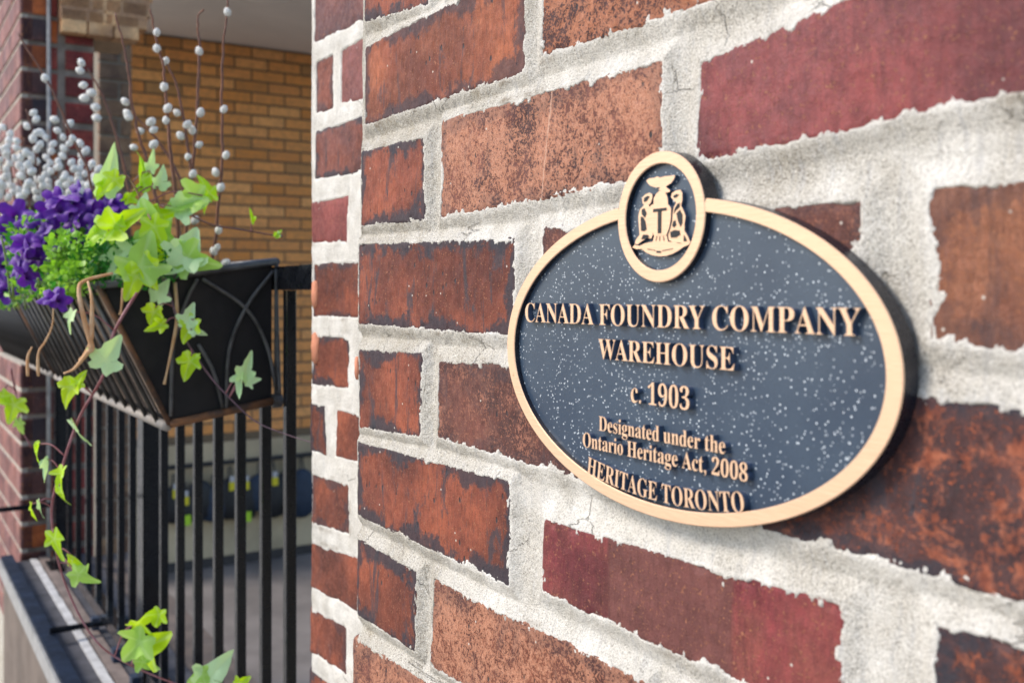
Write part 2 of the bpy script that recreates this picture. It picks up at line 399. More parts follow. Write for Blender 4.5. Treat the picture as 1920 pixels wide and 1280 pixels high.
# mortar height field
def mortar_sheet(quads_, D, x0, x1, z0, z1, step, parent, white_fn, rec_fn, smear_fn, seed=0, name='mortar'):
    xs = np.arange(x0, x1 + step, step); zs = np.arange(z0, z1 + step, step)
    X, Z = np.meshgrid(xs, zs)
    d = np.full(X.shape, 1e9); wob = fbm(X, Z, 140, 5, 7 + seed)
    for q in quads_: d = np.minimum(d, quad_sdf(q, X, Z))
    sm = smear_fn(X, Z)
    de = d + wob * .0008 + .0009 * fbm(X, Z, 620, 3, 15 + seed) + .0008 * fbm(X, Z, 55, 2, 16 + seed)
    rec = rec_fn(X, Z)
    lump = fbm(X, Z, 45, 4, 21 + seed)
    de = de + .0013
    h = -rec * sstep(-.001, .010, de) + .0005 * lump * sstep(-.002, .003, de) + .00022 * fbm(X, Z, 420, 3, 31 + seed)
    h += (.0001 + .0004 * sstep(.0, .6, lump)) * sstep(.001, -.0012, de)                                    # buttered over the arris
    inside = sstep(-sm, -sm - .0022, de)
    h = h * (1 - inside) - .004 * inside
    Y = D - h
    wh = np.clip(white_fn(X, Z) + .30 * sstep(.002, -.001, de) + .45 * fbm(X, Z, 60, 4, 41 + seed), 0, 1)
    dirt = sstep(.25, .6, fbm(X, Z, 22, 4, 61 + seed)) * sstep(.0035, .0005, np.abs(de - .001)) * (1 - .6 * wh)
    o = Vector(((x0 + x1) / 2, D, (z0 + z1) / 2))
    me = grid_mesh(name, X, Y, Z, MORTAR, {'white': wh, 'dirt': dirt}, o)
    ob = link(name, me, parent, o); return ob
XL = -.668
def w_fn(X, Z):                                   # the repointed (white) joints lie right of the first head joints
    a = sstep(-.60, -.50, X + .10 * fbm(X, Z, 18, 3, 3)); return .05 + .75 * a * (.55 + .45 * fbm(X, Z, 9, 3, 4))
def r_fn(X, Z): return .0044 - .0012 * sstep(-.58, -.42, X) + .0006 * fbm(X, Z, 15, 2, 5)
def s_fn(X, Z):
    s = .0004 + .0034 * sstep(.10, .60, fbm(X, Z, 30, 5, 6, .6)) + .0030 * sstep(.0, .6, fbm(X, Z * .7, 260, 4, 9))
    return s * (.35 + .65 * sstep(-.62, -.48, X))
mortar_sheet([q for _, q, _ in quads], WALL, XL, -.06, EZ - .33, EZ + .27, .00085, wall, w_fn, r_fn, s_fn)
# body of the wall behind the face
b_ = MB(); b_.box(XL + .003, 1.2, WALL + .009, .55, 0, 3.6); b_.build('wall_core', MORTAR, wall)

# ordinary bricks for the parts of the building at the edge of or beyond the picture
def plain_brick_mesh(L, H, dep, ch=.002):
    v = [(-L/2, dep, -H/2), (L/2, dep, -H/2), (L/2, dep, H/2), (-L/2, dep, H/2),
         (-L/2, ch, -H/2), (L/2, ch, -H/2), (L/2, ch, H/2), (-L/2, ch, H/2),
         (-L/2+ch, 0, -H/2+ch), (L/2-ch, 0, -H/2+ch), (L/2-ch, 0, H/2-ch), (-L/2+ch, 0, H/2-ch)]
    f = []
    for a in (0, 4):
        for i in range(4):
            j = (i + 1) % 4; f.append((a+i, a+j, a+4+j, a+4+i))
    f.append((8, 9, 10, 11))
    me = mesh('brick', v, f, BRICK)
    at_ = me.attributes.new('edge', 'FLOAT', 'POINT'); at_.data.foreach_set('value', [0.0]*8 + [.002]*4)
    return me
_bm = {}
def plain_brick(parent, x, y, z, L, H, dep, look, rz=0.0):
    key = (round(L, 3), round(H, 3), dep)
    if key not in _bm: _bm[key] = plain_brick_mesh(L, H, dep)
    o = link('brick', _bm[key], parent, (x, y, z)); o.rotation_euler.z = rz
    for k_, v_ in look.items(): o[k_] = v_
    return o
LOOKS = [RED, ORANGE, SCOUR, DARK, CLAY, MAROON, BURNT]
for row in range(-9, 12):                         # rest of the same wall, beyond the frame
    zc = EZ + .0085 + row * .0715
    inside_rows = -5 <= row <= 3
    x = -.665 + (0 if row % 2 else .0)
    first = .103 if row % 2 else .205
    while x < .75:
        L = first; first = .205
        xc = x + L / 2; x += L + .012
        if inside_rows and xc < -.02: continue
        if not inside_rows and (EZ - .33 - .03 < zc < EZ + .27 + .02) and xc < -.06: continue
        plain_brick(wall, xc, WALL, zc, L, .0605, .03, LOOKS[rnd.randrange(7)])

# ================================================================== SET-BACK PIER
pier = empty('brick_pier', (-.9, BACK, 0), 'narrow set-back brick pier between the plaque wall and the black railing', 'pier')
S_Q = [
 ([(588,-40),(700,-115),(700,38),(586,86)], st(**{**MAROON, 'col_a': (.21, .075, .06), 'burn': .4})),
 ([(590,112),(626,96),(627,207),(589,220)], st(burn=.7, col_a=(.24, .08, .055))), ([(637,90),(700,58),(700,186),(636,200)], MAROON),
 ([(592,243),(700,207),(700,325),(588,341)], st(burn=1.0, col_a=(.17, .06, .05))),
 ([(583,377),(655,361),(652,459),(584,458)], st(**{**MAROON, 'col_a': (.25, .055, .05), 'col_b': (.21, .045, .045)})),
 ([(586,490),(700,486),(700,600),(585,598)], st(burn=.8)),
 ([(588,626),(657,628),(656,733),(582,727)], RED),
 ([(580,754),(612,752),(614,858),(580,848)], RED), ([(630,762),(700,782),(700,880),(628,858)], st(burn=.2)),
 ([(584,884),(656,905),(657,1006),(583,985)], st(burn=.7)),
 ([(582,1012),(700,1050),(700,1165),(580,1102)], st(burn=.2, spot=.05)),
 ([(580,1135),(651,1172),(651,1272),(580,1222)], st(burn=.5)),
 ([(578,1250),(700,1330),(700,1450),(578,1350)], RED),
]
sq = [(quad_world(q, BACK), lk) for q, lk in S_Q]
for i, (q, lk) in enumerate(sq):
    hero_brick(q, BACK, lk, pier, step=.0025, seed=200 + i * 3, rad=.005, wave=.0018)
mortar_sheet([q for q, _ in sq], BACK, -1.004, -.60, EZ - .46, EZ + .32, .0018, pier,
             lambda X, Z: np.full(X.shape, .75), lambda X, Z: np.full(X.shape, -.0006), lambda X, Z: .001 + .003 * sstep(-.1, .6, fbm(X, Z, 60, 4, 77)), seed=300)
b_ = MB(); b_.box(-1.0, -.62, BACK + .009, .58, 0, 3.2); b_.build('pier_core', MORTAR, pier)
chip = simple('raw_clay', (.62, .25, .15), .9, var=.3, scale=60)
for (px, py, hh) in ((589, 552, 26), (589, 650, 30), (668, 690, 22)):
    c_ = on_wall(px, py, BACK - .001 if px < 600 else WALL - .0003); me_v = []; n_ = 14
    hm = hh * (BACK if px < 600 else WALL) / (CS * (px + 240)); wd = .009 if px < 600 else .0035
    ring = [(c_.x + wd * math.cos(a) * (1 + .3 * rnd.uniform(-1, 1)), c_.y, c_.z + hm * math.sin(a) * (1 + .1 * rnd.uniform(-1, 1))) for a in [2*math.pi*i/n_ for i in range(n_)]]
    v = ring + [(x, y + .008, z) for x, y, z in ring] + [(c_.x, c_.y - .0012, c_.z)]
    f = [(i, (i+1) % n_, 2*n_) for i in range(n_)] + [((i+1) % n_, i, i+n_, (i+1) % n_ + n_) for i in range(n_)]
    link('spalled_patch', mesh('spalled_patch', v, f, chip, True, c_), pier if px < 600 else wall, c_)

# ================================================================== LEFT PIER (nearer face + return + white pipe)
lp = empty('brick_pier', (-3.1, PIER, 0), 'blurred far brick pier at the left edge with pale raked joints', 'pier')
SL = 2.97
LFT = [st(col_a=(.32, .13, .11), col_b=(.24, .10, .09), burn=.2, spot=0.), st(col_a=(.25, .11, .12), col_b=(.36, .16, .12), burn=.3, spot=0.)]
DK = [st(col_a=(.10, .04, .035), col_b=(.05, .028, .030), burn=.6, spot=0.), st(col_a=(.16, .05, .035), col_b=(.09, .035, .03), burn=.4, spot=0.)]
RD = [st(col_a=(.26, .035, .030), col_b=(.20, .03, .03), burn=0., spot=0.), st(col_a=(.30, .05, .035), col_b=(.22, .035, .03), burn=0., spot=0.)]
ORB = st(col_a=(.50, .13, .03), col_b=(.40, .10, .03), burn=0., spot=0.)
top0 = on_cross(37, 77, SL).z
for row in range(-13, 27):
    zc = top0 - .0355 - (row - 0) * .0703
    if zc < EZ - .97: continue
    odd = row % 2
    x = -SL
    for L in ((.205, .205, .205) if odd else (.10, .205, .205)):
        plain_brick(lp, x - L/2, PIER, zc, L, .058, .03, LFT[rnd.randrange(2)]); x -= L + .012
    low = row >= 18
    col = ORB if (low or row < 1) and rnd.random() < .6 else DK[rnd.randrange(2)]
    # return face: looks towards +X
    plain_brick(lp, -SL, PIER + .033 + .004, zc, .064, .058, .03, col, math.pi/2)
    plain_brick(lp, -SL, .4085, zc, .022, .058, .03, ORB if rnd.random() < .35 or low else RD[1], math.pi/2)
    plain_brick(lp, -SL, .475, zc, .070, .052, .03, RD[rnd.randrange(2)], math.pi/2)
b_ = MB(); b_.box(-3.6, -SL - .006, PIER + .004, PIER + .0195, 0, 3.2); b_.build('pointing', MORTAR, lp)
b_ = MB(); b_.box(-3.6, -SL - .005, PIER + .020, .512, 0, 3.2); b_.build('pier_core', simple('grey_brown_mortar', (.27, .215, .18), .9, var=.5, scale=20), lp)  # darker joints here than in the front pointing
pipe = MB(); pipe.tube([(-SL + .006, .3975, EZ - .95), (-SL + .006, .3975, EZ + .9)], .0055, 8)
pipe.build('conduit', simple('old_white_paint', (.42, .40, .38), .7, var=.5, scale=30), lp, True)

# corbel of sandstone-coloured bricks over the return
cb = empty('brick_corbel', (-2.9, .6, EZ + .8), 'pale orange stepped brick corbel above the far pier', 'corbel')
SAND = [st(col_a=(.78, .50, .27), col_b=(.66, .38, .18), burn=0., spot=0.), st(col_a=(.80, .47, .23), col_b=(.72, .46, .24), burn=0., spot=0.)]
for i, (xa, xb, ya, yb) in enumerate([(112,288,-60,-24),(112,284,-20,8),(112,278,11,33),(114,262,36,56)]):
    s_ = 2.93
    A = on_cross(xa, yb, s_); B = on_cross(xb, ya, s_); n = 2 + i % 2
    for k in range(n):
        y0 = A.y + (B.y - A.y) * k / n; y1 = A.y + (B.y - A.y) * (k + 1) / n
        plain_brick(cb, -s_, (y0 + y1) / 2, (A.z + B.z) / 2, y1 - y0 - .004, B.z - A.z + .006, .06, SAND[(k + i) % 2], math.pi/2)
b_ = MB(); a1 = on_cross(113, 50, 2.94); a2 = on_cross(258, -20, 2.94)
b_.box(-3.2, -2.945, a1.y + .002, a2.y, a1.z, a1.z + .55); b_.build('corbel_core', simple('sand_mortar', (.72, .48, .28), .9), cb)

# brown pier further in
col_ = empty('brick_column', (-4.2, .8, 0), 'shaded brown brick column between the red pier and the yellow wall', 'column')
BR = [st(col_a=(.20, .13, .08), col_b=(.14, .09, .055), burn=.1, spot=0.), st(col_a=(.26, .17, .10), col_b=(.20, .12, .07), burn=0., spot=0.)]
ya, yb = on_cross(186, 0, 4.2).y, on_cross(247, 0, 4.2).y
for row in range(0, 44):
    zc = .05 + row * .0705
    if row % 2: plain_brick(col_, -4.2, (ya + yb) / 2, zc, yb - ya, .060, .03, BR[rnd.randrange(2)], math.pi/2)
    else:
        m_ = ya + (yb - ya) * .62
        plain_brick(col_, -4.2, (ya + m_) / 2 - .003, zc, m_ - ya - .006, .060, .03, BR[rnd.randrange(2)], math.pi/2)
        plain_brick(col_, -4.2, (yb + m_) / 2 + .003, zc, yb - m_ - .006, .060, .03, BR[rnd.randrange(2)], math.pi/2)
b_ = MB(); b_.box(-4.5, -4.206, ya + .003, yb - .003, 0, 3.2); b_.build('column_core', simple('brown_mortar', (.22, .19, .15), .9), col_)

# ================================================================== YELLOW BRICK WALL OF THE PORCH
yw = empty('yellow_brick_wall', (-6.3, 1.9, 0), 'ochre yellow brick end wall of the porch with a grey plinth', 'wall')
yel, t_, bs = newmat('ochre_brick'); k = N(t_)
ramp = k.n('ShaderNodeValToRGB'); k.put(ramp.inputs[0], k.rand())
cols = [(0, (.62, .235, .06)), (.25, (.78, .34, .10)), (.5, (.70, .285, .085)), (.72, (.84, .40, .14)), (.9, (.64, .24, .05)), (1, (.42, .22, .085))]
el = ramp.color_ramp.elements
while len(el) < len(cols): el.new(.5)
for e_, (p_, c_) in zip(el, cols): e_.position = p_; e_.color = (*c_, 1)
v = k.coord('Object'); vv_ = k.vm('ADD', v, k.vm('MULTIPLY', k.n('ShaderNodeObjectInfo').outputs['Location'], (3, 3, 3)))
k.put(bs.inputs['Base Color'], k.mix(k.rng(k.noise(vv_, 30, 5, .7), .35, .75, 0, .6), ramp.outputs[0], (.30, .16, .07)))
bs.inputs['Roughness'].default_value = .8; k.put(bs.inputs['Normal'], k.bump(k.noise(vv_, 160, 4), .4, .002))
XY = -6.3
ch = .003
L, H = .203, .0585
ybm = {}
def ybrick(yc, zc, L):
    if L not in ybm:
        m0 = plain_brick_mesh(L, H, .03, ch); m0.materials.clear(); m0.materials.append(yel); ybm[L] = m0
    o = link('brick', ybm[L], yw, (XY + rnd.uniform(-.0015, .0015), yc, zc)); o.rotation_euler.z = math.pi/2
zt = EZ + 1.535; row = 0
z = zt - .036
while z > EZ - .89:
    y = 1.16 - (.107 if row % 2 else 0)
    while y < 2.72: ybrick(y + .1015, z, .203); y += .2135
    z -= .0705; row += 1
b_ = MB(); b_.box(XY - .3, XY - .004, .95, 2.86, EZ - .905, zt); b_.build('mortar', simple('dark_mortar', (.17, .12, .075), .95), yw)
plm = simple('plinth_render', (.52, .42, .28), .9, var=.35, scale=2.5, bump=.3, bd=.002)
b_ = MB(); b_.box(XY - .3, XY + .03, .9, 2.92, .005, EZ - .907); b_.build('plinth', plm, yw)
b_ = MB(); b_.box(XY + .032, XY + .045, .9, 2.92, .0055, .06); b_.build('skirting', simple('dark_skirting', (.05, .045, .045), .8), yw)
# row of pouches
hang = [(327,905,60,0,1),(345,920,50,2,1),(375,895,62,0,0),(402,905,58,1,0),(432,890,66,0,1),(458,888,70,0,1),(487,883,60,1,0),(512,880,72,0,1),(540,876,66,2,1),(566,872,78,1,0)]
bk = simple('black_nylon', (.012, .013, .016), .55, var=.3, scale=30); ylw = simple('yellow_tag', (.60, .52, .02), .5, var=.1); grn = simple('green_tag', (.35, .60, .03), .5, var=.1)
whi = simple('grey_patch', (.45, .45, .47), .6, var=.1); bl = simple('blue_navy_nylon', (.015, .03, .06), .6)
rl = MB(); ra, rb = on_cross(300, 878, 6.22), on_cross(640, 846, 6.22); rl.tube([ra, rb], .014, 8)
tag(rl.build('hanging_rail', bk), 'thin dark rail holding the black pouches along the grey plinth', 'rail')
PL = ['leftmost', 'second', 'third', 'fourth', 'fifth', 'sixth', 'seventh', 'eighth', 'ninth', 'rightmost']
for i, (px, py, hh, style, tg) in enumerate(hang):
    c_ = on_cross(px, py, 6.2); sc_ = (6.2 * CS + c_.y * SN) / FPX; Hh = hh * sc_; Wd = 50 * sc_; Hh *= 1.25
    e_ = empty('tool_pouch', (c_.x, c_.y, c_.z - Hh), '%s black tool pouch hung behind the railing bars, %s' % (PL[i], ['with a dark flap', 'with a navy body', 'squat and slack'][style]), 'pouch', 'black pouches hung along the porch wall')
    body = MB(); n = 12; rings = []
    for (tz, rw, rd) in ((0, .30, .3), (.08, .80, .8), (.4, 1, 1), (.75, .92, .8), (.93, .6, .5), (1, .25, .25)):
        rings.append([(c_.x + rd * .035 * math.cos(a), c_.y + rw * Wd * .55 * math.sin(a) + .006 * rnd.uniform(-1, 1), c_.z - Hh + Hh * tz * .93) for a in [2*math.pi*q/n for q in range(n)]])
    vv = [p_ for r_ in rings for p_ in r_]; ff = [(i_*n+q, i_*n+(q+1) % n, (i_+1)*n+(q+1) % n, (i_+1)*n+q) for i_ in range(5) for q in range(n)] + [tuple(range(n))[::-1], tuple(5*n+q for q in range(n))]
    body.add(vv, ff); body.build('pouch_body', bl if style == 1 else bk, e_, True)
    stp = MB(); stp.tube([(c_.x, c_.y - .012, c_.z - .1 * Hh), (c_.x - .016, c_.y - .006, c_.z + .05), (c_.x - .016, c_.y + .01, c_.z + .05), (c_.x, c_.y + .012, c_.z - .1 * Hh)], .006, 5); stp.build('strap', bk, e_)
    if tg:
        t2 = MB(); t2.box(c_.x + .036, c_.x + .042, c_.y - .018, c_.y + .018, c_.z - .14 * Hh - .05, c_.z - .14 * Hh); t2.build('tag', ylw, e_)
        t3 = MB(); t3.box(c_.x + .036, c_.x + .042, c_.y - .015, c_.y + .015, c_.z - .14 * Hh + .002, c_.z - .14 * Hh + .035); t3.build('tag_clip', whi, e_)
    if i in (1, 5, 8): t4 = MB(); t4.box(c_.x + .030, c_.x + .042, c_.y - .028, c_.y + .03, c_.z - Hh, c_.z - Hh + .06); t4.build('base_patch', grn if i != 8 else ylw, e_)
    if i in (3, 6): t4 = MB(); t4.box(c_.x + .036, c_.x + .041, c_.y - .008, c_.y + .010, c_.z - Hh * .75, c_.z - Hh * .45); t4.build('label_patch', whi, e_)

# ceiling
ceil = simple('ceiling_paint', (.80, .74, .66), .9, var=.12, scale=2, bump=.1)
b_ = MB(); b_.box(-6.6, -4.35, .36, 3.0, EZ + 1.54, EZ + 1.66); tag(b_.build('porch_ceiling', ceil), kind='structure')
lc = at(498, -12, FPX * 1.54 / 562); lc.z = EZ + 1.54
le = empty('ceiling_light', lc, 'round white ceiling light cut by the top edge of the picture', 'ceiling light')
n = 24; mb = MB()
prof = [(.115, 0), (.125, -.012), (.115, -.022), (.09, -.03)]
prof = [(r_ * 1, z_) for r_, z_ in prof]
vv = [(lc.x + r_ * math.cos(a), lc.y + r_ * math.sin(a), lc.z + z_) for r_, z_ in prof for a in [2*math.pi*q/n for q in range(n)]]
mb.add(vv, [(i*n+q, i*n+(q+1) % n, (i+1)*n+(q+1) % n, (i+1)*n+q) for i in range(3) for q in range(n)] + [tuple(3*n+q for q in range(n))])
mb.build('lamp_ring', simple('white_enamel', (.85, .83, .78), .4, var=.03), le, True)

# ================================================================== LOW WALL, LEDGE, BEAM
LZ = EZ - .70
stone = simple('grey_brown_stone', (.17, .135, .115), .9, var=.4, scale=7, bump=.5, bd=.004)
lw = empty('low_wall', (-2, .3, 0), 'low grey wall carrying the ledge and the black railing', 'wall')
b_ = MB(); b_.box(-2.966, -1.008, .290, .60, .006, LZ - .012); b_.build('wall_body', stone, lw)
led = simple('slate_ledge', (.09, .09, .105), .75, var=.45, scale=14, bump=.3, bd=.002)
b_ = MB(); b_.box(-2.966, -1.008, .312, .50, LZ - .010, LZ); b_.build('ledge', led, lw)
st_ = MB(); n = 50; v = []; f = []
for i in range(n + 1):
    x = -2.96 + 1.95 * i / n
    v += [(x, .352 + .002 * mnoise.noise((x*20, 0, 0)), LZ + .004), (x, .368 + .004 * mnoise.noise((x*20, 5, 0)), LZ + .004), (x, .352, LZ - .002), (x, .370, LZ - .002)]
    if i:
        a = 4*(i-1); f += [(a, a+1, a+5, a+4), (a+2, a, a+4, a+6), (a+1, a+3, a+7, a+5)]
st_.add(v, f); st_.build('caulk_line', simple('old_caulk', (.62, .62, .62), .8, var=.35, scale=25), lw)
b_ = MB(); b_.box(-2.966, -1.008, .372, .396, LZ + .001, LZ + .006); b_.build('timber_strip', simple('weathered_timber', (.24, .19, .17), .85, var=.4, scale=20), lw)
navy = simple('chipped_black_paint', (.012, .022, .046), .7, var=.5, scale=22, bump=.4, bd=.001, spec=.15)
beam = empty('steel_edge_beam', (-2, .3, LZ), 'dark blue-black steel edge beam running along the ledge at lower left', 'beam')
b_ = MB(); b_.box(-2.966, -1.008, .2835, .311, LZ - .008, LZ + .020); b_.build('beam_top', navy, beam)
b_ = MB(); b_.box(-2.966, -1.008, .278, .283, LZ - .022, LZ + .012); b_.build('beam_lit_face', simple('skylit_face_grey', (.34, .34, .34), .6, var=.3, scale=30), beam)  # pale grey stands in for sky light on the beam's front face
metal = simple('black_railing_paint', (.006, .007, .010), .30, var=.35, scale=30, bump=.10, bd=.0003, spec=.15)
for n_ in metal.node_tree.nodes:
    if n_.type == 'BSDF_PRINCIPLED': n_.inputs['Coat Weight'].default_value = .6; n_.inputs['Coat IOR'].default_value = 1.55; n_.inputs['Coat Roughness'].default_value = .08
b_ = MB(); b_.tube([(-2.227, .30, LZ + .028), (-2.227, .46, LZ + .028)], .0065, 8); b_.build('tie_rod', metal, beam)
tr = MB(); tr.tube([(-2.7, .15, EZ - .51), (-2.7, .372, EZ - .51)], .006, 8)

# ================================================================== RAILING
rail = empty('iron_railing', (-2, RAIL, LZ), 'black iron railing of square bars closing the porch opening', 'railing')
b_ = MB(); b_.box(-2.962, -1.008, RAIL - .012, RAIL + .022, EZ + .004, EZ + .031); b_.build('top_rail', metal, rail)
b_ = MB(); b_.box(-2.962, -1.008, RAIL - .010, RAIL + .016, LZ + .028, LZ + .052); b_.build('bottom_rail', metal, rail)
K = FPX / CS ** 2
def xs_at(u): return -(RAIL * (K * u - TN))
bars = [.001282, .001361, .001453, .001546, .001642, .001736, .001833, .002053, .002146, .002247, .002358, .002469, .002591, .002703]
bz0, bz1 = LZ + .0525, EZ + .0035
bm_ = None
for u in bars:
    x = xs_at(u)
    if bm_ is None:
        mm = MB(); r_ = .0062; c_ = .0012; zz0, zz1 = bz0, bz1
        prof = [(-r_+c_, -r_), (r_-c_, -r_), (r_, -r_+c_), (r_, r_-c_), (r_-c_, r_), (-r_+c_, r_), (-r_, r_-c_), (-r_, -r_+c_)]
        vv = [(a, b, zz) for zz in (-(zz1-zz0)/2, (zz1-zz0)/2) for a, b in prof]
        mm.add(vv, [(i, (i+1) % 8, (i+1) % 8 + 8, i + 8) for i in range(8)] + [tuple(range(8))[::-1], tuple(range(8, 16))])
        bm_ = mesh('bar', mm.v, mm.f, metal)
    link('bar', bm_, rail, (x + .006, RAIL, (bz0 + bz1) / 2))
def post(x, wx, wy):
    b_ = MB(); b_.box(x - wx/2, x + wx/2, RAIL - wy/2, RAIL + wy/2, LZ + .001, EZ + .0035); o = b_.build('post', metal, rail)
    f_ = MB(); f_.box(x - wx, x + wx, RAIL - wy, RAIL + wy, LZ + .0005, LZ + .008); f_.build('foot_plate', metal, o)
post(xs_at(.00193), .045, .028); post(xs_at(.00283) , .05, .03)
pl_ = tr.build('tie_rod', metal, rail)
for x in (xs_at(.0021), xs_at(.00195), xs_at(.0023)):
    b_ = MB(); b_.box(x - .012, x + .012, RAIL - .025, RAIL - .011, LZ + .001, LZ + .030); b_.build('bracket', simple('blue_black_paint', (.02, .035, .07), .5), rail)

# ================================================================== PLAQUE
DP = .2800
plq = empty('heritage_plaque', (-.334, WALL - .001, EZ - .0273), 'oval blue-grey heritage plaque with brass rim and raised lettering on the brick wall', 'plaque')
brass, t_, bs = newmat('brushed_brass'); k = N(t_); v = k.coord('Object')
br_ = k.noise(k.vm('MULTIPLY', v, (1, 1, 60)), 60, 4, .7)
mott = k.noise(v, 180, 4, .6)
cc = k.mix(k.rng(br_, .35, .65), (.82, .55, .37), (.68, .44, .285)); cc = k.mix(k.rng(mott, .68, .74, 0, .6), cc, (.35, .22, .12))
k.put(bs.inputs['Base Color'], cc); bs.inputs['Metallic'].default_value = .35; bs.inputs['Roughness'].default_value = .48
k.put(bs.inputs['Normal'], k.bump(br_, .12, .0003))
side = simple('plaque_side', (.012, .014, .024), .30, var=.2, scale=150, bump=.15, bd=.0004, spec=.6)
lside = simple('skylit_letter_side', (.055, .085, .15), .4, var=.2, scale=150, bump=.15, bd=.0004, spec=.6)  # blue lift in the colour stands for sky light on the letter tops
field, t_, bs = newmat('leatherette_field'); k = N(t_); v = k.coord('Object')
v2 = k.vm('MULTIPLY', v, (1, 0, 1))
vd = k.vor(v2, 760); vc = k.vor(v2, 760, out=1); sp_ = k.n('ShaderNodeSeparateXYZ'); k.put(sp_.inputs[0], vc)
dens = k.rng(k.noise(v2, 34, 3, .6), .36, .60, .62, .14)
dotr = k.rng(sp_.outputs[1], 0, 1, .08, .30)
dot = k.ma('MULTIPLY', k.rng(k.ma('SUBTRACT', vd, dotr), .04, -.05), k.ma('GREATER_THAN', sp_.outputs[0], dens))
fc = k.mix(k.rng(k.noise(v2, 22, 4), .35, .65), (.024, .044, .078), (.036, .060, .096))
fc = k.mix(k.ma('MULTIPLY', k.rng(k.noise(v2, 900, 3), .5, .7), .35), fc, (.015, .022, .036))
fc = k.mix(k.ma('MULTIPLY', dot, k.rng(sp_.outputs[2], 0, 1, .45, 1.0)), fc, (.62, .68, .74))
k.put(bs.inputs['Base Color'], fc); bs.inputs['Roughness'].default_value = .34; bs.inputs['Specular IOR Level'].default_value = .55
k.put(bs.inputs['Normal'], k.bump(k.ma('ADD', k.ma('MULTIPLY', dot, .6), k.ma('MULTIPLY', k.noise(v2, 700, 3), .5)), .30, .0004))

PX, PZ, EA, EB = -.3343, EZ - .0273, .1210, .0669
IA, IB = .1140, .0614
CXc, CZc, CR, CI = -.3335, EZ + .0320, .0281, .0226
FD = DP + .0030                                  # field plane
BK = WALL - .0002
def ell(a, b, cx, cz, t): return (cx + a * math.cos(t), cz + b * math.sin(t))
def ring_mesh(name, outer, inner, y0, y1, closed=True, parent=None):
    """flat-topped band: brass face at y0, dark walls to y1, with a small chamfer"""
    n = len(outer); ch = .0004; v = []
    for (o_, i_) in zip(outer, inner):
        dx, dz = i_[0] - o_[0], i_[1] - o_[1]; L_ = math.hypot(dx, dz); ux, uz = dx / L_ * ch, dz / L_ * ch
        v += [(o_[0], y1, o_[1]), (o_[0], y0 + ch, o_[1]), (o_[0] + ux, y0, o_[1] + uz), (i_[0] - ux, y0, i_[1] - uz), (i_[0], y0 + ch, i_[1]), (i_[0], y1, i_[1])]
    f = []; mi = []
    for i in range(n if closed else n - 1):
        j = (i + 1) % n
        for q in range(5): f.append((6*i+q, 6*j+q, 6*j+q+1, 6*i+q+1)); mi.append(0 if q in (1, 2, 3) else 1)
    o = Vector((v[0][0], y0, v[0][2])); o = Vector((PX, DP, PZ))
    me = mesh(name, v, f, [brass, side], False, o); me.polygons.foreach_set('material_index', mi)
    return link(name, me, parent, o)
NS = 220
# keep the part of the oval rim that is outside the crest ring's middle
ts = []
def clear(t):
    x, z = ell((EA+IA)/2, (EB+IB)/2, PX, PZ, t); return math.hypot(x - CXc, z - CZc) > CR - .0012
tt = [math.pi/2 + 2*math.pi * i / 720 for i in range(721)]
tt = [t for t in tt if clear(t)]
ring_mesh('oval_rim', [ell(EA, EB, PX, PZ, t) for t in tt], [ell(IA, IB, PX, PZ, t) for t in tt], DP, BK, False, plq)
cc_ = [2*math.pi*i/120 for i in range(120)]
ring_mesh('crest_rim', [ell(CR, CR*.975, CXc, CZc, t) for t in cc_], [ell(CI, CI*.985, CXc, CZc, t) for t in cc_], DP - .00025, BK, True, plq)
def disc(name, a, b, cx, cz, y, mat, n=120):
    v = [(*[ell(a, b, cx, cz, 2*math.pi*i/n)[0]], y, ell(a, b, cx, cz, 2*math.pi*i/n)[1]) for i in range(n)]
    o = Vector((cx, y, cz)); return link(name, mesh(name, v, [tuple(range(n))], mat, False, o), plq, o)
disc('oval_field', IA + .002, IB + .002, PX, PZ, FD, field); disc('crest_field', CI + .002, CI + .002, CXc, CZc, FD - .0004, field)

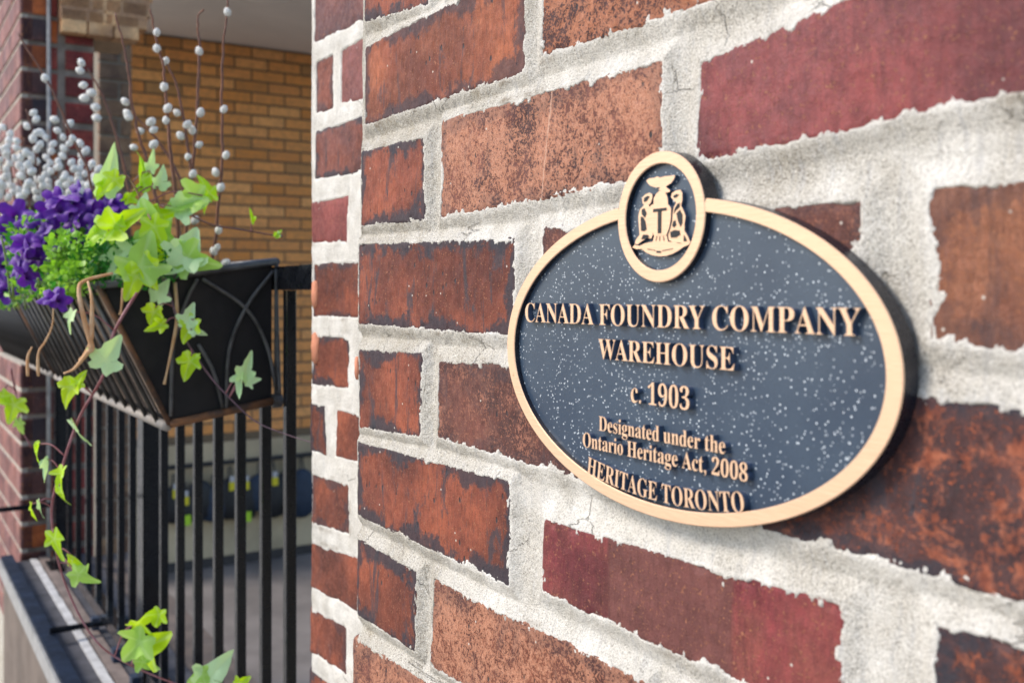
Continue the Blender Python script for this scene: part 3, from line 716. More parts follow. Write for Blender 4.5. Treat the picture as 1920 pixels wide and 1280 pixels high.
def m8(s):
    o = ''
    for c in s:
        if 'A' <= c <= 'Z': o += chr(0x1D400 + ord(c) - 65)
        elif 'a' <= c <= 'z': o += chr(0x1D41A + ord(c) - 97)
        elif '0' <= c <= '9': o += chr(0x1D7CE + ord(c) - 48)
        else: o += c
    return o
def text_line(s, width, cap, cx, base, off=-.009, arc=0.0, y0=DP, space=1.0):
    c = bpy.data.curves.new('lettering', 'FONT'); c.body = m8(s); c.offset = off; c.resolution_u = 4; c.align_x = 'LEFT'
    c.space_character = space
    ext = FD - y0 + .0002
    o = bpy.data.objects.new('tmp', c); C.objects.link(o)
    dg = bpy.context.evaluated_depsgraph_get(); dg.update()
    c.extrude = .03; c.bevel_depth = .006; c.bevel_resolution = 0
    dg.update()
    me = bpy.data.meshes.new_from_object(o.evaluated_get(dg)); bpy.data.objects.remove(o); bpy.data.curves.remove(c)
    n = len(me.vertices); co = np.zeros(n * 3); me.vertices.foreach_get('co', co); co = co.reshape(-1, 3)
    x0, x1 = co[:, 0].min(), co[:, 0].max()
    capn = .675                                             # cap height of the face
    sx, sz = width / (x1 - x0), cap / capn
    zn = (co[:, 2] - co[:, 2].min()) / (co[:, 2].max() - co[:, 2].min())      # 1 = front
    X = (co[:, 0] - (x0 + x1) / 2) * sx; Zt = co[:, 1] * sz
    if arc:
        a = X / arc; R = arc - Zt
        X = R * np.sin(a); Zt = (arc - R * np.cos(a))
    Y = y0 + (1 - zn) * ext
    P_ = np.stack([X, Y - y0, Zt], -1)
    me.vertices.foreach_set('co', P_.ravel()); me.update()
    me.materials.clear(); me.materials.append(brass); me.materials.append(lside)
    nf = len(me.polygons); nr = np.zeros(nf * 3); me.polygons.foreach_get('normal', nr); nr = nr.reshape(-1, 3)
    ctr = np.zeros(nf * 3); me.polygons.foreach_get('center', ctr); cy = ctr.reshape(-1, 3)[:, 1]
    me.polygons.foreach_set('material_index', (cy > ext * .22).astype(np.int32))
    me.polygons.foreach_set('use_smooth', np.zeros(nf, dtype=bool))
    ob = link('raised_lettering', me, plq, (cx, y0, base)); ob['label'] = 'raised brass words "%s"' % s
    return ob
text_line('CANADA FOUNDRY COMPANY', .2076, .0094, -.3340, EZ - .0143)
text_line('WAREHOUSE', .0868, .0090, -.3328, EZ - .0296)
text_line('c. 1903', .0377, .0091, -.3338, EZ - .0472)
text_line('Designated under the', .0814, .0065, -.3351, EZ - .0621, off=-.007)
text_line('Ontario Heritage Act, 2008', .1058, .0067, -.3353, EZ - .0710, off=-.007)
text_line('HERITAGE TORONTO', .1020, .0077, -.3345, EZ - .0871, off=-.009, arc=.29)

# crest: raised silhouettes traced on the plaque plane
def crest_poly(name, pts, top, mat_front, mat_side=None, depth=None):
    y = DP + top
    P_ = [on_wall(1100 + x / 4, 240 + y_ / 4, DP) for x, y_ in pts]
    if sum((P_[i].x * P_[(i+1) % len(P_)].z - P_[(i+1) % len(P_)].x * P_[i].z) for i in range(len(P_))) < 0: P_ = P_[::-1]
    n = len(P_); d = depth if depth else FD - y + .0002
    v = [(p.x, y, p.z) for p in P_] + [(p.x, y + d, p.z) for p in P_]
    f = [tuple(range(n))] + [((i+1) % n, i, i + n, (i+1) % n + n) for i in range(n)]
    o = Vector((CXc, DP, CZc)); me = mesh(name, v, f, [mat_front, mat_side or lside], False, o)
    me.polygons.foreach_set('material_index', [0] + [1] * n)
    return link(name, me, plq, o)
BKP = simple('recess_black', (.010, .011, .015), .5, var=.1)
crest_poly('crest_bird', [(440,392),(462,378),(500,374),(520,362),(540,372),(575,362),(655,354),(645,385),(625,412),(596,430),(585,440),(600,455),(618,466),(612,480),(590,484),(560,476),(530,462),(545,445),(500,444),(468,432),(448,412)], .0006, brass)
crest_poly('crest_helm', [(538,470),(580,480),(598,520),(602,572),(492,574),(495,525),(512,495)], .0006, brass)
crest_poly('crest_shield', [(484,574),(606,572),(628,600),(626,680),(614,750),(592,805),(500,805),(478,760),(466,690),(462,600)], .0003, brass)
crest_poly('crest_letter_bar', [(496,608),(597,597),(597,618),(496,632)], .00012, BKP, BKP, .001)
crest_poly('crest_letter_stem', [(531,622),(558,620),(556,790),(530,790)], .00012, BKP, BKP, .001)
L1 = [(408,560),(404,525),(428,498),(458,486),(482,496),(480,528),(470,560),(452,578),(466,600),(462,640),(470,700),(478,760),(484,800),(472,830),(440,822),(420,838),(400,850),(372,872),(350,868),(358,838),(386,800),(380,730),(376,660),(388,610),(420,578)]
crest_poly('crest_supporter', L1, .0008, brass)
for q in ([(404,610),(424,602),(440,640),(428,672),(404,648)], [(396,664),(414,668),(430,700),(440,760),(420,774),(398,770)], [(414,800),(446,800),(462,815),(430,830),(400,835)], [(420,526),(446,508),(462,514),(440,548),(420,556)]):
    crest_poly('crest_recess', q, .0006, BKP, BKP, .001)
R1 = [(622,520),(628,488),(656,470),(690,462),(706,486),(706,540),(696,580),(716,620),(730,660),(722,720),(722,770),(748,812),(766,856),(742,872),(706,862),(676,858),(640,860),(606,840),(600,800),(620,740),(630,700),(634,640),(640,600),(660,560),(640,540)]
crest_poly('crest_supporter', R1, .0008, brass)
for q in ([(640,508),(664,494),(682,500),(664,520),(644,524)], [(650,604),(672,566),(690,562),(686,594),(660,616),(644,640)], [(664,640),(690,612),(708,650),(708,712),(694,740),(676,700)], [(640,700),(656,690),(662,728),(644,748),(632,730)], [(616,780),(650,764),(688,770),(692,800),(660,820),(622,822)], [(720,800),(736,830),(744,856),(716,848)]):
    crest_poly('crest_recess', q, .0006, BKP, BKP, .001)
crest_poly('crest_mound', [(336,896),(352,876),(392,884),(430,864),(490,852),(500,806),(592,806),(604,852),(640,858),(700,866),(740,850),(768,862),(758,876),(716,892),(690,912),(640,942),(590,958),(540,962),(486,954),(440,934),(404,906),(368,908)], .0005, brass)
for q in ([(518,812),(510,846),(516,846),(524,812)], [(540,812),(538,848),(544,848),(546,812)], [(566,812),(572,848),(578,846),(572,812)], [(450,905),(510,916),(510,922),(448,911)], [(560,918),(640,902),(642,908),(562,924)], [(516,920),(552,922),(552,938),(516,936)]):
    crest_poly('crest_recess', q, .0004, BKP, BKP, .0008)

# ================================================================== PLANTERS
SE = 1.16
iron = simple('planter_iron', (.10, .10, .105), .50, var=.5, scale=40, bump=.3, bd=.0006, spec=.5, col2=(.03, .028, .028))
rust = simple('rusty_iron', (.20, .085, .035), .8, var=.6, scale=60, bump=.4, bd=.0008, col2=(.05, .035, .03))
pale_iron = simple('pale_rim_iron', (.27, .25, .24), .6, var=.5, scale=45, bump=.3, bd=.0006, col2=(.34, .29, .25))  # paler than the iron of the other planter rims
liner = simple('black_liner', (.012, .012, .015), .6, var=.3, scale=15, bump=.2, bd=.001, spec=.3)
slat = simple('faded_slat', (.28, .23, .20), .55, var=.6, scale=60, bump=.4, bd=.001, col2=(.09, .075, .07))
_k = N(slat.node_tree); _b = [n_ for n_ in slat.node_tree.nodes if n_.type == 'BSDF_PRINCIPLED'][0]; _l = _b.inputs['Base Color'].links[0].from_socket
_k.put(_b.inputs['Base Color'], _k.mix(1.0, _l, _k.mix(_k.rand(), (.35, .38, .45), (1.25, 1.05, .85)), 'MULTIPLY'))
soil = simple('potting_soil', (.045, .03, .02), .95, var=.5, scale=60, bump=.8, bd=.006)
TFc, TBc = (.2045, EZ + .0085), (.399, EZ + .037)
BFc, BBc = (.278, EZ - .1437), (.3985, EZ - .124)
def planter(xr, xl, label):
    pt = empty('window_box', ((xr + xl) / 2, .34, EZ - .14), label, 'planter', 'iron window boxes on the railing')
    def cr(x, c): return Vector((x, c[0], c[1]))
    # liner shell
    mb = MB(); e = .004
    A = [cr(xr - e, c) for c in (TFc, BFc, BBc, TBc)]; B = [cr(xl + e, c) for c in (TFc, BFc, BBc, TBc)]
    ins = Vector((0, .004, 0))
    A = [A[0] + ins, A[1] + ins, A[2] - ins, A[3] - ins]; B = [B[0] + ins, B[1] + ins, B[2] - ins, B[3] - ins]
    mb.add(A + B, [(0,1,2,3), (7,6,5,4), (1,0,4,5), (2,1,5,6), (3,2,6,7)]); mb.build('liner', liner, pt)
    # rails
    for nm, c, r_, mt in (('top_rim', TFc, .0045, iron), ('bottom_rim', (BFc[0] - .003, BFc[1] - .002), .0058, pale_iron), ('back_rim', TBc, .0045, iron), ('base_rim', BBc, .0045, iron)):
        mb = MB(); mb.tube([cr(xr, c), cr((xr+xl)/2, c), cr(xl, c)], r_, 8); mb.build(nm, mt, pt, True)
    for x in (xr, xl):
        for nm, a_, b__, mt, r_ in (('end_rim', TFc, TBc, iron, .0045), ('end_base', BFc, BBc, rust, .0045), ('corner_rod', TFc, BFc, rust, .003), ('back_rod', TBc, BBc, iron, .0026)):
            mb = MB(); mb.tube([cr(x, a_), cr(x, b__)], r_, 8); mb.build(nm, mt, pt, True)
        bt = MB(); bt.tube([cr(x, BBc) + Vector((0, -.004, 0)), cr(x, BBc) + Vector((0, .006, 0))], .008, 8); bt.build('bolt', iron, pt)
    # slats on the sloping front
    nn = int((xr - xl) / .021)
    me_ = None
    for i in range(nn):
        x = xr - .012 - i * (xr - xl - .02) / nn
        t0, t1 = cr(x, TFc), cr(x, (BFc[0] - .004, BFc[1] + .011)); out = Vector((0, -.0022, -.0008))
        wd = .0070
        if me_ is None:
            o = (t0 + t1) / 2; mb = MB()
            v = []
            for p_ in (t0, t1):
                for dx, dy in ((-wd, .001), (-wd*.5, -.0028), (wd*.5, -.0028), (wd, .001)): v.append(p_ + Vector((dx, dy, 0)) - o)
            mb.add(v, [(0,4,5,1), (1,5,6,2), (2,6,7,3)]); me_ = mesh('slat', mb.v, mb.f, slat)
        link('slat', me_, pt, (x, o.y, o.z))
    for i in range(int((xr - xl) / .055)):
        x = xr - .03 - i * .055; mb = MB(); mb.tube([cr(x, TFc) + Vector((0, -.005, 0)), cr(x - .0, BFc) + Vector((0, -.006, 0))], .0028, 6); mb.build('front_rod', iron, pt, True)
    mb = MB(); mb.add([cr(xr - .006, (TFc[0] + .012, TFc[1] - .018)), cr(xl + .006, (TFc[0] + .012, TFc[1] - .018)), cr(xl + .006, (TBc[0] - .01, TBc[1] - .022)), cr(xr - .006, (TBc[0] - .01, TBc[1] - .022))], [(0,3,2,1)])
    mb.build('soil', soil, pt)
    return pt
pb = planter(-SE, -1.95, 'black iron window box with crossed arched rods on its end, nearest the brick wall')
# arched rods of the end panel
def endp(x, y): 
    q = on_cross(x, y, SE - .003); return q
for pts in ([(380,523),(460,577),(500,647),(518,730)], [(512,508),(463,573),(430,655),(424,765)], [(370,523),(350,563),(325,650),(320,780)], [(372,645),(400,697),(418,765)], [(517,505),(520,620),(524,742)]):
    mb = MB(); mb.tube(spline([endp(*p_) for p_ in pts], 6), .0022, 7); mb.build('arch_rod', iron, pb, True)
planter(-2.0, -2.78, 'second iron window box further along the railing, at the left edge under purple petunias')

# ================================================================== PLANTS
def leafmat(name, a, b_, tr=.45):
    m, t, bs = newmat(name); k = N(t); v = k.coord('Object')
    r = k.rand(); c = k.mix(r, a, b_)
    c = k.mix(k.rng(k.noise(v, 90, 4, .6), .35, .75, 0, .35), c, tuple(x * .65 for x in a))
    vein = k.attr('vein')
    c = k.mix(k.ma('MULTIPLY', vein, .35), c, (.65, .80, .45))
    k.put(bs.inputs['Base Color'], c); bs.inputs['Roughness'].default_value = .42; bs.inputs['Specular IOR Level'].default_value = .4
    tl = k.n('ShaderNodeBsdfTranslucent'); k.put(tl.inputs[0], k.mix(1.0, c, (1.25, 1.3, .7), 'MULTIPLY'))
    mx = k.n('ShaderNodeMixShader'); mx.inputs[0].default_value = tr
    t.links.new(bs.outputs[0], mx.inputs[1]); t.links.new(tl.outputs[0], mx.inputs[2])
    t.links.new(mx.outputs[0], [n for n in t.nodes if n.type == 'OUTPUT_MATERIAL'][0].inputs[0])
    return m
LIME = leafmat('young_ivy', (.56, .78, .015), (.40, .70, .02), .4); MINT = leafmat('pale_ivy', (.56, .78, .50), (.60, .84, .44), .3); GREEN = leafmat('ivy_green', (.34, .60, .10), (.44, .68, .16), .35)
IV = [(0,-.02),(.16,-.10),(.34,-.24),(.40,-.02),(.60,.16),(.36,.26),(.30,.36),(.20,.46),(.14,.66),(0,1.0)]
IV = [(0,-.02),(.12,-.12),(.26,-.15),(.34,-.06),(.33,.04),(.42,.10),(.54,.22),(.53,.34),(.41,.36),(.29,.35),(.25,.44),(.24,.58),(.17,.76),(.08,.92),(0,1.0)]
_OLD = [(0,-.02),(.10,-.10),(.22,-.17),(.30,-.10),(.30,.0),(.26,.07),(.40,.10),(.56,.24),(.60,.36),(.46,.33),(.30,.30),(.20,.36),(.21,.50),(.15,.70),(.07,.88),(0,1.0)]
IVO = IV + [(-x, y) for x, y in IV[-2:0:-1]]
SPINE = [(0,-.02),(0,.25),(0,.45),(0,.7),(0,1.0)]
def ivy_mesh(mat, seed, fold=.25, curl=.25):
    r_ = random.Random(seed); asym = r_.uniform(-.12, .12); wx = r_.uniform(.85, 1.15)
    o = [(x * wx * (1 + r_.uniform(-.12, .12)) + asym * y * y * .6, y * (1 + r_.uniform(-.05, .05))) for x, y in IVO]
    def h(x, y): return fold * abs(x) - curl * (y - .3) ** 2 + .05 * math.sin(7 * x + 5 * y + seed)
    # three concentric rings
    c = (asym * .05, .22); v = [(c[0], c[1], h(*c))]; n = len(o)
    for t in (.35, .7, 1.0):
        for x, y in o: px, py = c[0] + (x - c[0]) * t, c[1] + (y - c[1]) * t; v.append((px, py, h(px, py)))
    f = [(0, 1 + i, 1 + (i + 1) % n) for i in range(n)]
    for k_ in range(2):
        a = 1 + k_ * n
        f += [(a + i, a + n + i, a + n + (i+1) % n, a + (i+1) % n) for i in range(n)]
    me = mesh('leaf', v, f, mat, True)
    tips = (2, 7, 14, n - 7, n - 2)
    vals = [1.0] + [(1.0 if (i in tips) else 0.0) for t in range(3) for i in range(n)]
    at_ = me.attributes.new('vein', 'FLOAT', 'POINT'); at_.data.foreach_set('value', vals)
    return me
IVY = {m: [ivy_mesh(mt, s, .15 + .12 * (s % 4), .1 + .15 * (s % 3)) for s in range(6)] for m, mt in (('L', LIME), ('M', MINT), ('G', GREEN))}
camd = Vector((-CS, SN, 0)); camr = Vector((SN, CS, 0))
def leaf(parent, px, py, z, size, ang, kind, tilt=.5, turn=.0, narrow=1.0):
    """size in photo pixels, ang = direction of the tip, degrees clockwise from up"""
    me = IVY[kind][rnd.randrange(6)]; c_ = at(px, py, z); s = size * rnd.uniform(.76, .95) / FPX * z
    a = math.radians(ang)
    tip = (Vector((0, 0, 1)) * math.cos(a) + camr * math.sin(a))
    nrm = (-camd).copy()
    tipd = (tip + camd * rnd.uniform(-.3, .5) * tilt).normalized()
    nrm = (nrm - tipd * nrm.dot(tipd)).normalized()
    sd_ = tipd.cross(nrm).normalized()
    q_ = Matrix.Rotation(turn + rnd.uniform(-.25, .25), 3, tipd); nrm = q_ @ nrm; sd_ = q_ @ sd_
    R_ = Matrix((sd_ * narrow * rnd.uniform(.72, 1.05), tipd, nrm)).transposed().to_4x4()
    o = link('leaf', me, parent, (0, 0, 0))
    base = c_ - tipd * s * .45
    loc = base - world_loc(parent)
    o.matrix_local = Matrix.Translation(loc) @ R_ @ Matrix.Scale(s, 4)
    return base
stem_red = simple('ivy_stem', (.22, .06, .06), .5, var=.4, scale=90, col2=(.30, .14, .17)); stem_pur = simple('ivy_stem_purple', (.16, .09, .12), .5, var=.4, scale=90)
def vine(label, path, leaves, r0=.0017, r1=.0009, mat=stem_red):
    pts = spline([at(*p_) for p_ in path], 6); e_ = empty('ivy_vine', pts[0], label, 'ivy', 'ivy trailing from the near window box')
    n = len(pts); mb = MB(); mb.tube(pts, [r0 + (r1 - r0) * i / (n - 1) for i in range(n)], 7); mb.build('stem', mat, e_, True)
    for lf in leaves:
        base = leaf(e_, *lf)
        if True:
            j = min(pts, key=lambda q: (q - base).length); d = (j - base).length
            if .002 < d < .07:
                mb = MB(); mid = (j + base) / 2 + Vector((0, 0, .15 * d)); mb.tube(spline([j, mid, base], 4), .0008, 5); mb.build('petiole', stem_red, e_, True)
    return e_
Z1 = 1.06
vine('long purple ivy runner hanging left in front of the slats and curling along the ledge',
     [(275,520,1.08),(215,620,1.05),(195,700,1.05),(150,780,1.05),(118,870,1.06),(97,950,1.07),(105,1030,1.09),(125,1100,1.12),(165,1180,1.13),(215,1230,1.13),(320,1278,1.14),(420,1310,1.14)],
     [(132,604,1.04,56,195,'M',.5,.8,.8),(208,660,1.03,84,30,'M'),(150,710,1.04,40,30,'L'),(128,738,1.04,58,200,'L',.5,.3),(150,812,1.05,62,150,'M',.5,.9,.8),(114,898,1.05,52,190,'L',.5,.9,.7),
      (118,928,1.05,50,165,'L',.5,.7,.7),(62,960,1.06,40,170,'L',.5,1.2,.5),(76,955,1.06,46,170,'M',.5,1.2,.5),(70,850,1.07,44,185,'L',.5,.9,.6),(88,880,1.07,50,190,'M',.5,1.,.5),(108,1022,1.07,66,160,'L',.5,.5),(146,1050,1.08,46,130,'L',.5,.7),(160,1082,1.08,66,120,'G'),
      (268,1160,1.10,58,60,'L',.5,.8),(296,1160,1.10,52,200,'L'),(252,1215,1.10,74,220,'G'),(288,1205,1.11,78,60,'L'),(278,1245,1.11,60,130,'G'),(405,1256,1.12,90,40,'M'),(370,1268,1.12,60,240,'G'),(456,1276,1.12,36,60,'L'),
      (160,1068,1.09,26,20,'G')], mat=stem_red)
vine('purple ivy runner crossing the black end panel and reaching for the brick pier',
     [(290,470,1.13),(302,510,1.11),(322,565,1.10),(345,630,1.10),(390,700,1.11),(430,745,1.11),(480,790,1.11),(540,815,1.09),(588,830,1.06)],
     [(303,545,1.09,56,25,'M'),(286,594,1.08,58,200,'L'),(292,612,1.08,46,250,'L'),(356,590,1.09,52,20,'M'),(352,620,1.09,58,210,'L'),(372,622,1.09,34,110,'M'),(352,690,1.09,66,200,'L'),(365,668,1.09,26,60,'L'),
      (464,685,1.10,62,20,'M',.5,.5,.7),(452,722,1.10,60,185,'M',.5,.5,.7),(474,712,1.10,32,80,'M')], .0016, .0004, stem_pur)
vine('thin dark ivy shoot reaching right in front of the yellow bricks',
     [(300,385,1.16),(355,403,1.15),(400,422,1.14),(460,432,1.13),(530,444,1.12)],
     [(470,405,1.12,34,350,'L',.3,.8,.45),(522,438,1.12,20,40,'L'),(520,440,1.12,14,260,'M')], .0013, .0007, simple('dark_stem', (.10, .035, .03), .5))
vine('dense clump of bright ivy leaves at the near corner of the window box',
     [(290,530,1.14),(278,470,1.12),(270,420,1.11),(262,370,1.11),(240,330,1.12)],
     [(205,320,1.12,118,18,'M',.5,.5,.75),(208,345,1.10,60,220,'L'),(190,358,1.11,52,215,'L'),(266,318,1.12,84,355,'L',.4,.9,.55),(303,332,1.12,50,15,'M',.4,.6,.8),(284,302,1.12,46,10,'M',.3,.8,.6),
      (386,350,1.13,70,330,'L',.4,.5,.8),(360,385,1.12,70,80,'M'),(348,378,1.12,84,250,'G'),(180,442,1.09,96,245,'L',.5,.4,.8),(235,415,1.08,84,60,'L'),(213,430,1.08,60,190,'L'),(285,412,1.09,98,340,'G'),(295,440,1.08,80,160,'L'),(268,385,1.10,54,20,'M'),
      (250,360,1.12,60,45,'L',.5,.8,.5),(312,400,1.12,62,80,'L',.5,.6),(356,462,1.09,96,20,'M'),(340,490,1.09,84,235,'M'),(372,490,1.09,92,110,'G'),(238,492,1.09,92,235,'M'),(226,500,1.10,70,190,'M'),(268,480,1.07,110,10,'G'),(278,512,1.07,86,160,'L'),(250,532,1.07,86,205,'L'),(300,478,1.10,60,80,'L'),(388,382,1.13,46,190,'L',.5,.8,.5)],
     .0018, .0012, simple('brown_stem', (.20, .11, .05), .6))
vine('far blurred ivy spray hanging before the left brick pier',
     [(20,690,1.5),(30,740,1.5),(40,800,1.5),(60,840,1.5)],
     [(22,770,1.45,62,200,'L'),(10,750,1.45,50,160,'L'),(38,800,1.45,40,170,'G')], .0016, .001)

# willow branches with catkins
wood = simple('willow_bark', (.20, .075, .04), .55, var=.45, scale=120, bump=.3, bd=.0005, col2=(.12, .05, .035))
cat, t_, bs = newmat('catkin_fur'); k = N(t_); v = k.coord('Object')
k.put(bs.inputs['Base Color'], k.mix(k.rng(k.noise(v, 500, 4, .7), .35, .7), (.98, .97, .94), (.82, .80, .75)))
bs.inputs['Roughness'].default_value = .95; bs.inputs['Sheen Weight'].default_value = .5
k.put(bs.inputs['Normal'], k.bump(k.noise(v, 900, 4, .7), .9, .001))
def catkin_mesh(seed):
    r_ = random.Random(seed); n, m = 12, 9; v = []; 
    for j in range(m + 1):
        t = j / m; rr = math.sin(math.pi * min(.96, max(.04, t)) ** .95) ** .55 * .5
        for i in range(n):
            a = 2*math.pi*i/n; q = rr * (1 + r_.uniform(-.03, .03)); v.append((q * math.cos(a), q * math.sin(a), t * 1.25))
    f = [(j*n+i, j*n+(i+1) % n, (j+1)*n+(i+1) % n, (j+1)*n+i) for j in range(m) for i in range(n)] + [tuple(range(n))[::-1], tuple(m*n+i for i in range(n))]
    for _ in range(150):
        j = r_.randrange(n, (m) * n); p_ = Vector(v[j]); t = p_.z / 1.25; d_ = Vector((p_.x, p_.y, (t - .35) * .6)).normalized()
        d_ = (d_ + Vector((r_.uniform(-.5, .5), r_.uniform(-.5, .5), r_.uniform(-.1, .7)))).normalized(); q_ = d_.orthogonal().normalized() * .018
        b0 = len(v); v += [tuple(p_ * .97 + q_), tuple(p_ * .97 - q_), tuple(p_ + d_ * r_.uniform(.10, .22))]; f.append((b0, b0 + 1, b0 + 2))
    me = mesh('catkin', v, f, cat, True); return me
CK = [catkin_mesh(s) for s in range(4)]
def willow(label, path, cats, z=1.25, r0=.0022, r1=.0010, size=13.5):
    pts = spline([at(x, y, z + dz) for x, y, dz in path], 6); e_ = empty('willow_branch', pts[-1], label, 'willow branch', 'pussy willow branches in the window box')
    mb = MB(); n = len(pts)
    mb.tube([p_ + Vector((rnd.uniform(-1, 1), rnd.uniform(-1, 1), 0)) * .0008 for p_ in pts], [r1 + (r0 - r1) * i / (n - 1) for i in range(n)], 7); mb.build('stem', wood, e_, True)
    for (x, y) in cats:
        j = min(pts, key=lambda q: (q - at(x, y, z)).length)
        zz = (j.x * -CS + j.y * SN)
        c_ = at(x, y, zz); s = size / FPX * zz * rnd.uniform(.9, 1.15)
        d_ = ((c_ - j) * 1.0 + Vector((rnd.uniform(-.3, .3), rnd.uniform(-.3, .3), .9)) * s).normalized()
        o = link('catkin', CK[rnd.randrange(4)], e_, (0, 0, 0))
        o.rotation_mode = 'QUATERNION'; o.rotation_quaternion = d_.to_track_quat('Z', 'Y'); o.scale = (s, s, s)
        o.location = c_ - d_ * s * .7 - world_loc(e_)
    return e_
willow('tallest willow branch, upright and rightmost, running out of the top of the picture', [(436,-40,0),(425,20,0),(417,120,0),(416,200,0),(417,290,0),(412,350,0),(400,480,0),(392,540,0)], [(426,22),(420,204),(424,290),(404,322),(414,350),(410,430),(407,463),(424,492),(400,470)], 1.17)
willow('straight willow branch second from the right with a hooked bare tip', [(382,18,0),(372,30,0),(371,60,0),(374,95,0),(370,200,0),(362,300,0),(352,400,0),(345,520,0)], [(373,95),(376,210),(374,271),(361,243),(366,412)], 1.20)
willow('middle willow branch rising above the ivy with large catkins near its top', [(282,18,0),(288,55,0),(304,115,0),(310,165,0),(316,240,0),(324,320,0),(332,400,0),(338,520,0)], [(294,60),(294,90),(308,162),(315,202),(311,225)], 1.18, .0026)
willow('forked willow branch leaning out of the middle branch', [(304,108,0),(325,145,0),(340,200,0),(350,260,0),(358,330,0),(352,400,0)], [(311,114),(331,211),(352,233),(338,254),(353,293),(362,325)], 1.19)
willow('willow branch with a bare purple tip left of the middle branch', [(215,25,0),(228,70,0),(240,130,0),(247,190,0),(262,260,0),(285,330,0),(300,430,0)], [(234,190),(238,212),(240,218),(250,276),(284,228),(289,243),(289,270),(284,308)], 1.22)
willow('thin arching willow branch leaning far left over the petunias', [(34,62,0),(48,88,0),(85,145,0),(112,200,0),(140,265,0),(165,320,0),(180,400,0)], [(84,146),(136,260),(101,224)], 1.45, size=14)
willow('short willow branch with paired catkins above the petunias', [(163,128,0),(185,165,0),(200,200,0),(216,250,0),(232,310,0),(250,400,0)], [(152,117),(149,132),(155,160),(170,174),(178,201),(180,221),(157,184)], 1.40, size=14)
willow('low willow branch crossing towards the right behind the ivy', [(238,205,0),(270,235,0),(300,270,0),(330,320,0),(350,380,0)], [(285,228),(262,246)], 1.26)
wl = ['leftmost', 'second', 'third', 'fourth', 'fifth', 'sixth', 'seventh', 'eighth', 'ninth']
wl += ['tenth', 'eleventh', 'twelfth', 'rightmost']
for i in range(13):
    xb = [-12, 4, 18, 34, 48, 62, 78, 94, 110, 126, 142, 160, 178][i]; top = [240, 262, 232, 290, 258, 205, 284, 242, 296, 225, 310, 262, 300][i]
    pth = [(xb - 8 + rnd.uniform(-6, 6), top, 0), (xb, top + 50, 0), (xb + 6, top + 110, 0), (xb + 14, 430, 0)]
    cs = []
    y = top + 6
    while y < 372:
        cs.append((xb - 8 + (y - top) * .10 + rnd.uniform(-15, 15), y)); y += rnd.uniform(8, 14)
    willow('%s branch of the soft white catkin thicket behind the petunias' % wl[i], pth, cs, 1.55 + .03 * (i % 4), .0016, .0008, 12.5)

# petunias
pet, t_, bs = newmat('petunia_petal'); k = N(t_); v = k.coord('Object')
rr_ = k.attr('rad')
c = k.mix(k.rand(), (.065, .003, .26), (.15, .008, .40)); c = k.mix(k.rng(k.noise(v, 2.5, 4), .4, .7, 0, .5), c, (.20, .02, .42)); c = k.mix(k.rng(rr_, .35, .0), c, (.03, .002, .08))
k.put(bs.inputs['Base Color'], c); bs.inputs['Roughness'].default_value = .5; bs.inputs['Sheen Weight'].default_value = .3
tl = k.n('ShaderNodeBsdfTranslucent'); k.put(tl.inputs[0], c); mx = k.n('ShaderNodeMixShader'); mx.inputs[0].default_value = .3
t_.links.new(bs.outputs[0], mx.inputs[1]); t_.links.new(tl.outputs[0], mx.inputs[2]); t_.links.new(mx.outputs[0], [n for n in t_.nodes if n.type == 'OUTPUT_MATERIAL'][0].inputs[0])
def petunia_mesh(seed):
    r_ = random.Random(seed); n = 40; v = []; rad = []; ph = r_.uniform(0, 6)
    prof = [(.06, -.9), (.10, -.5), (.20, -.18), (.45, .0), (.75, .06), (1.0, .02)]
    for (q, h) in prof:
        for i in range(n):
            a = 2*math.pi*i/n; lobe = 1 - .30 * abs(math.sin(2.5 * a)) ** 4 * q * 1.2
            ruff = .13 * math.sin(5*a + ph) * q * q + .06 * math.sin(11*a + ph*2) * q ** 3 - (.35 if seed % 3 == 0 else .1) * q * q * max(0, math.cos(a + ph))
            v.append((q * lobe * math.cos(a), q * lobe * math.sin(a), h + ruff)); rad.append(q)
    f = [(j*n+i, j*n+(i+1) % n, (j+1)*n+(i+1) % n, (j+1)*n+i) for j in range(5) for i in range(n)]
    me = mesh('flower', v, f, pet, True); at_ = me.attributes.new('rad', 'FLOAT', 'POINT'); at_.data.foreach_set('value', rad); return me
PM = [petunia_mesh(s) for s in range(6)]
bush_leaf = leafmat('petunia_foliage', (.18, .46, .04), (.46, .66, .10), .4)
bush_dark = leafmat('dark_green_foliage', (.03, .20, .03), (.07, .34, .05), .35)  # darker green, mixed in among the brighter leaves
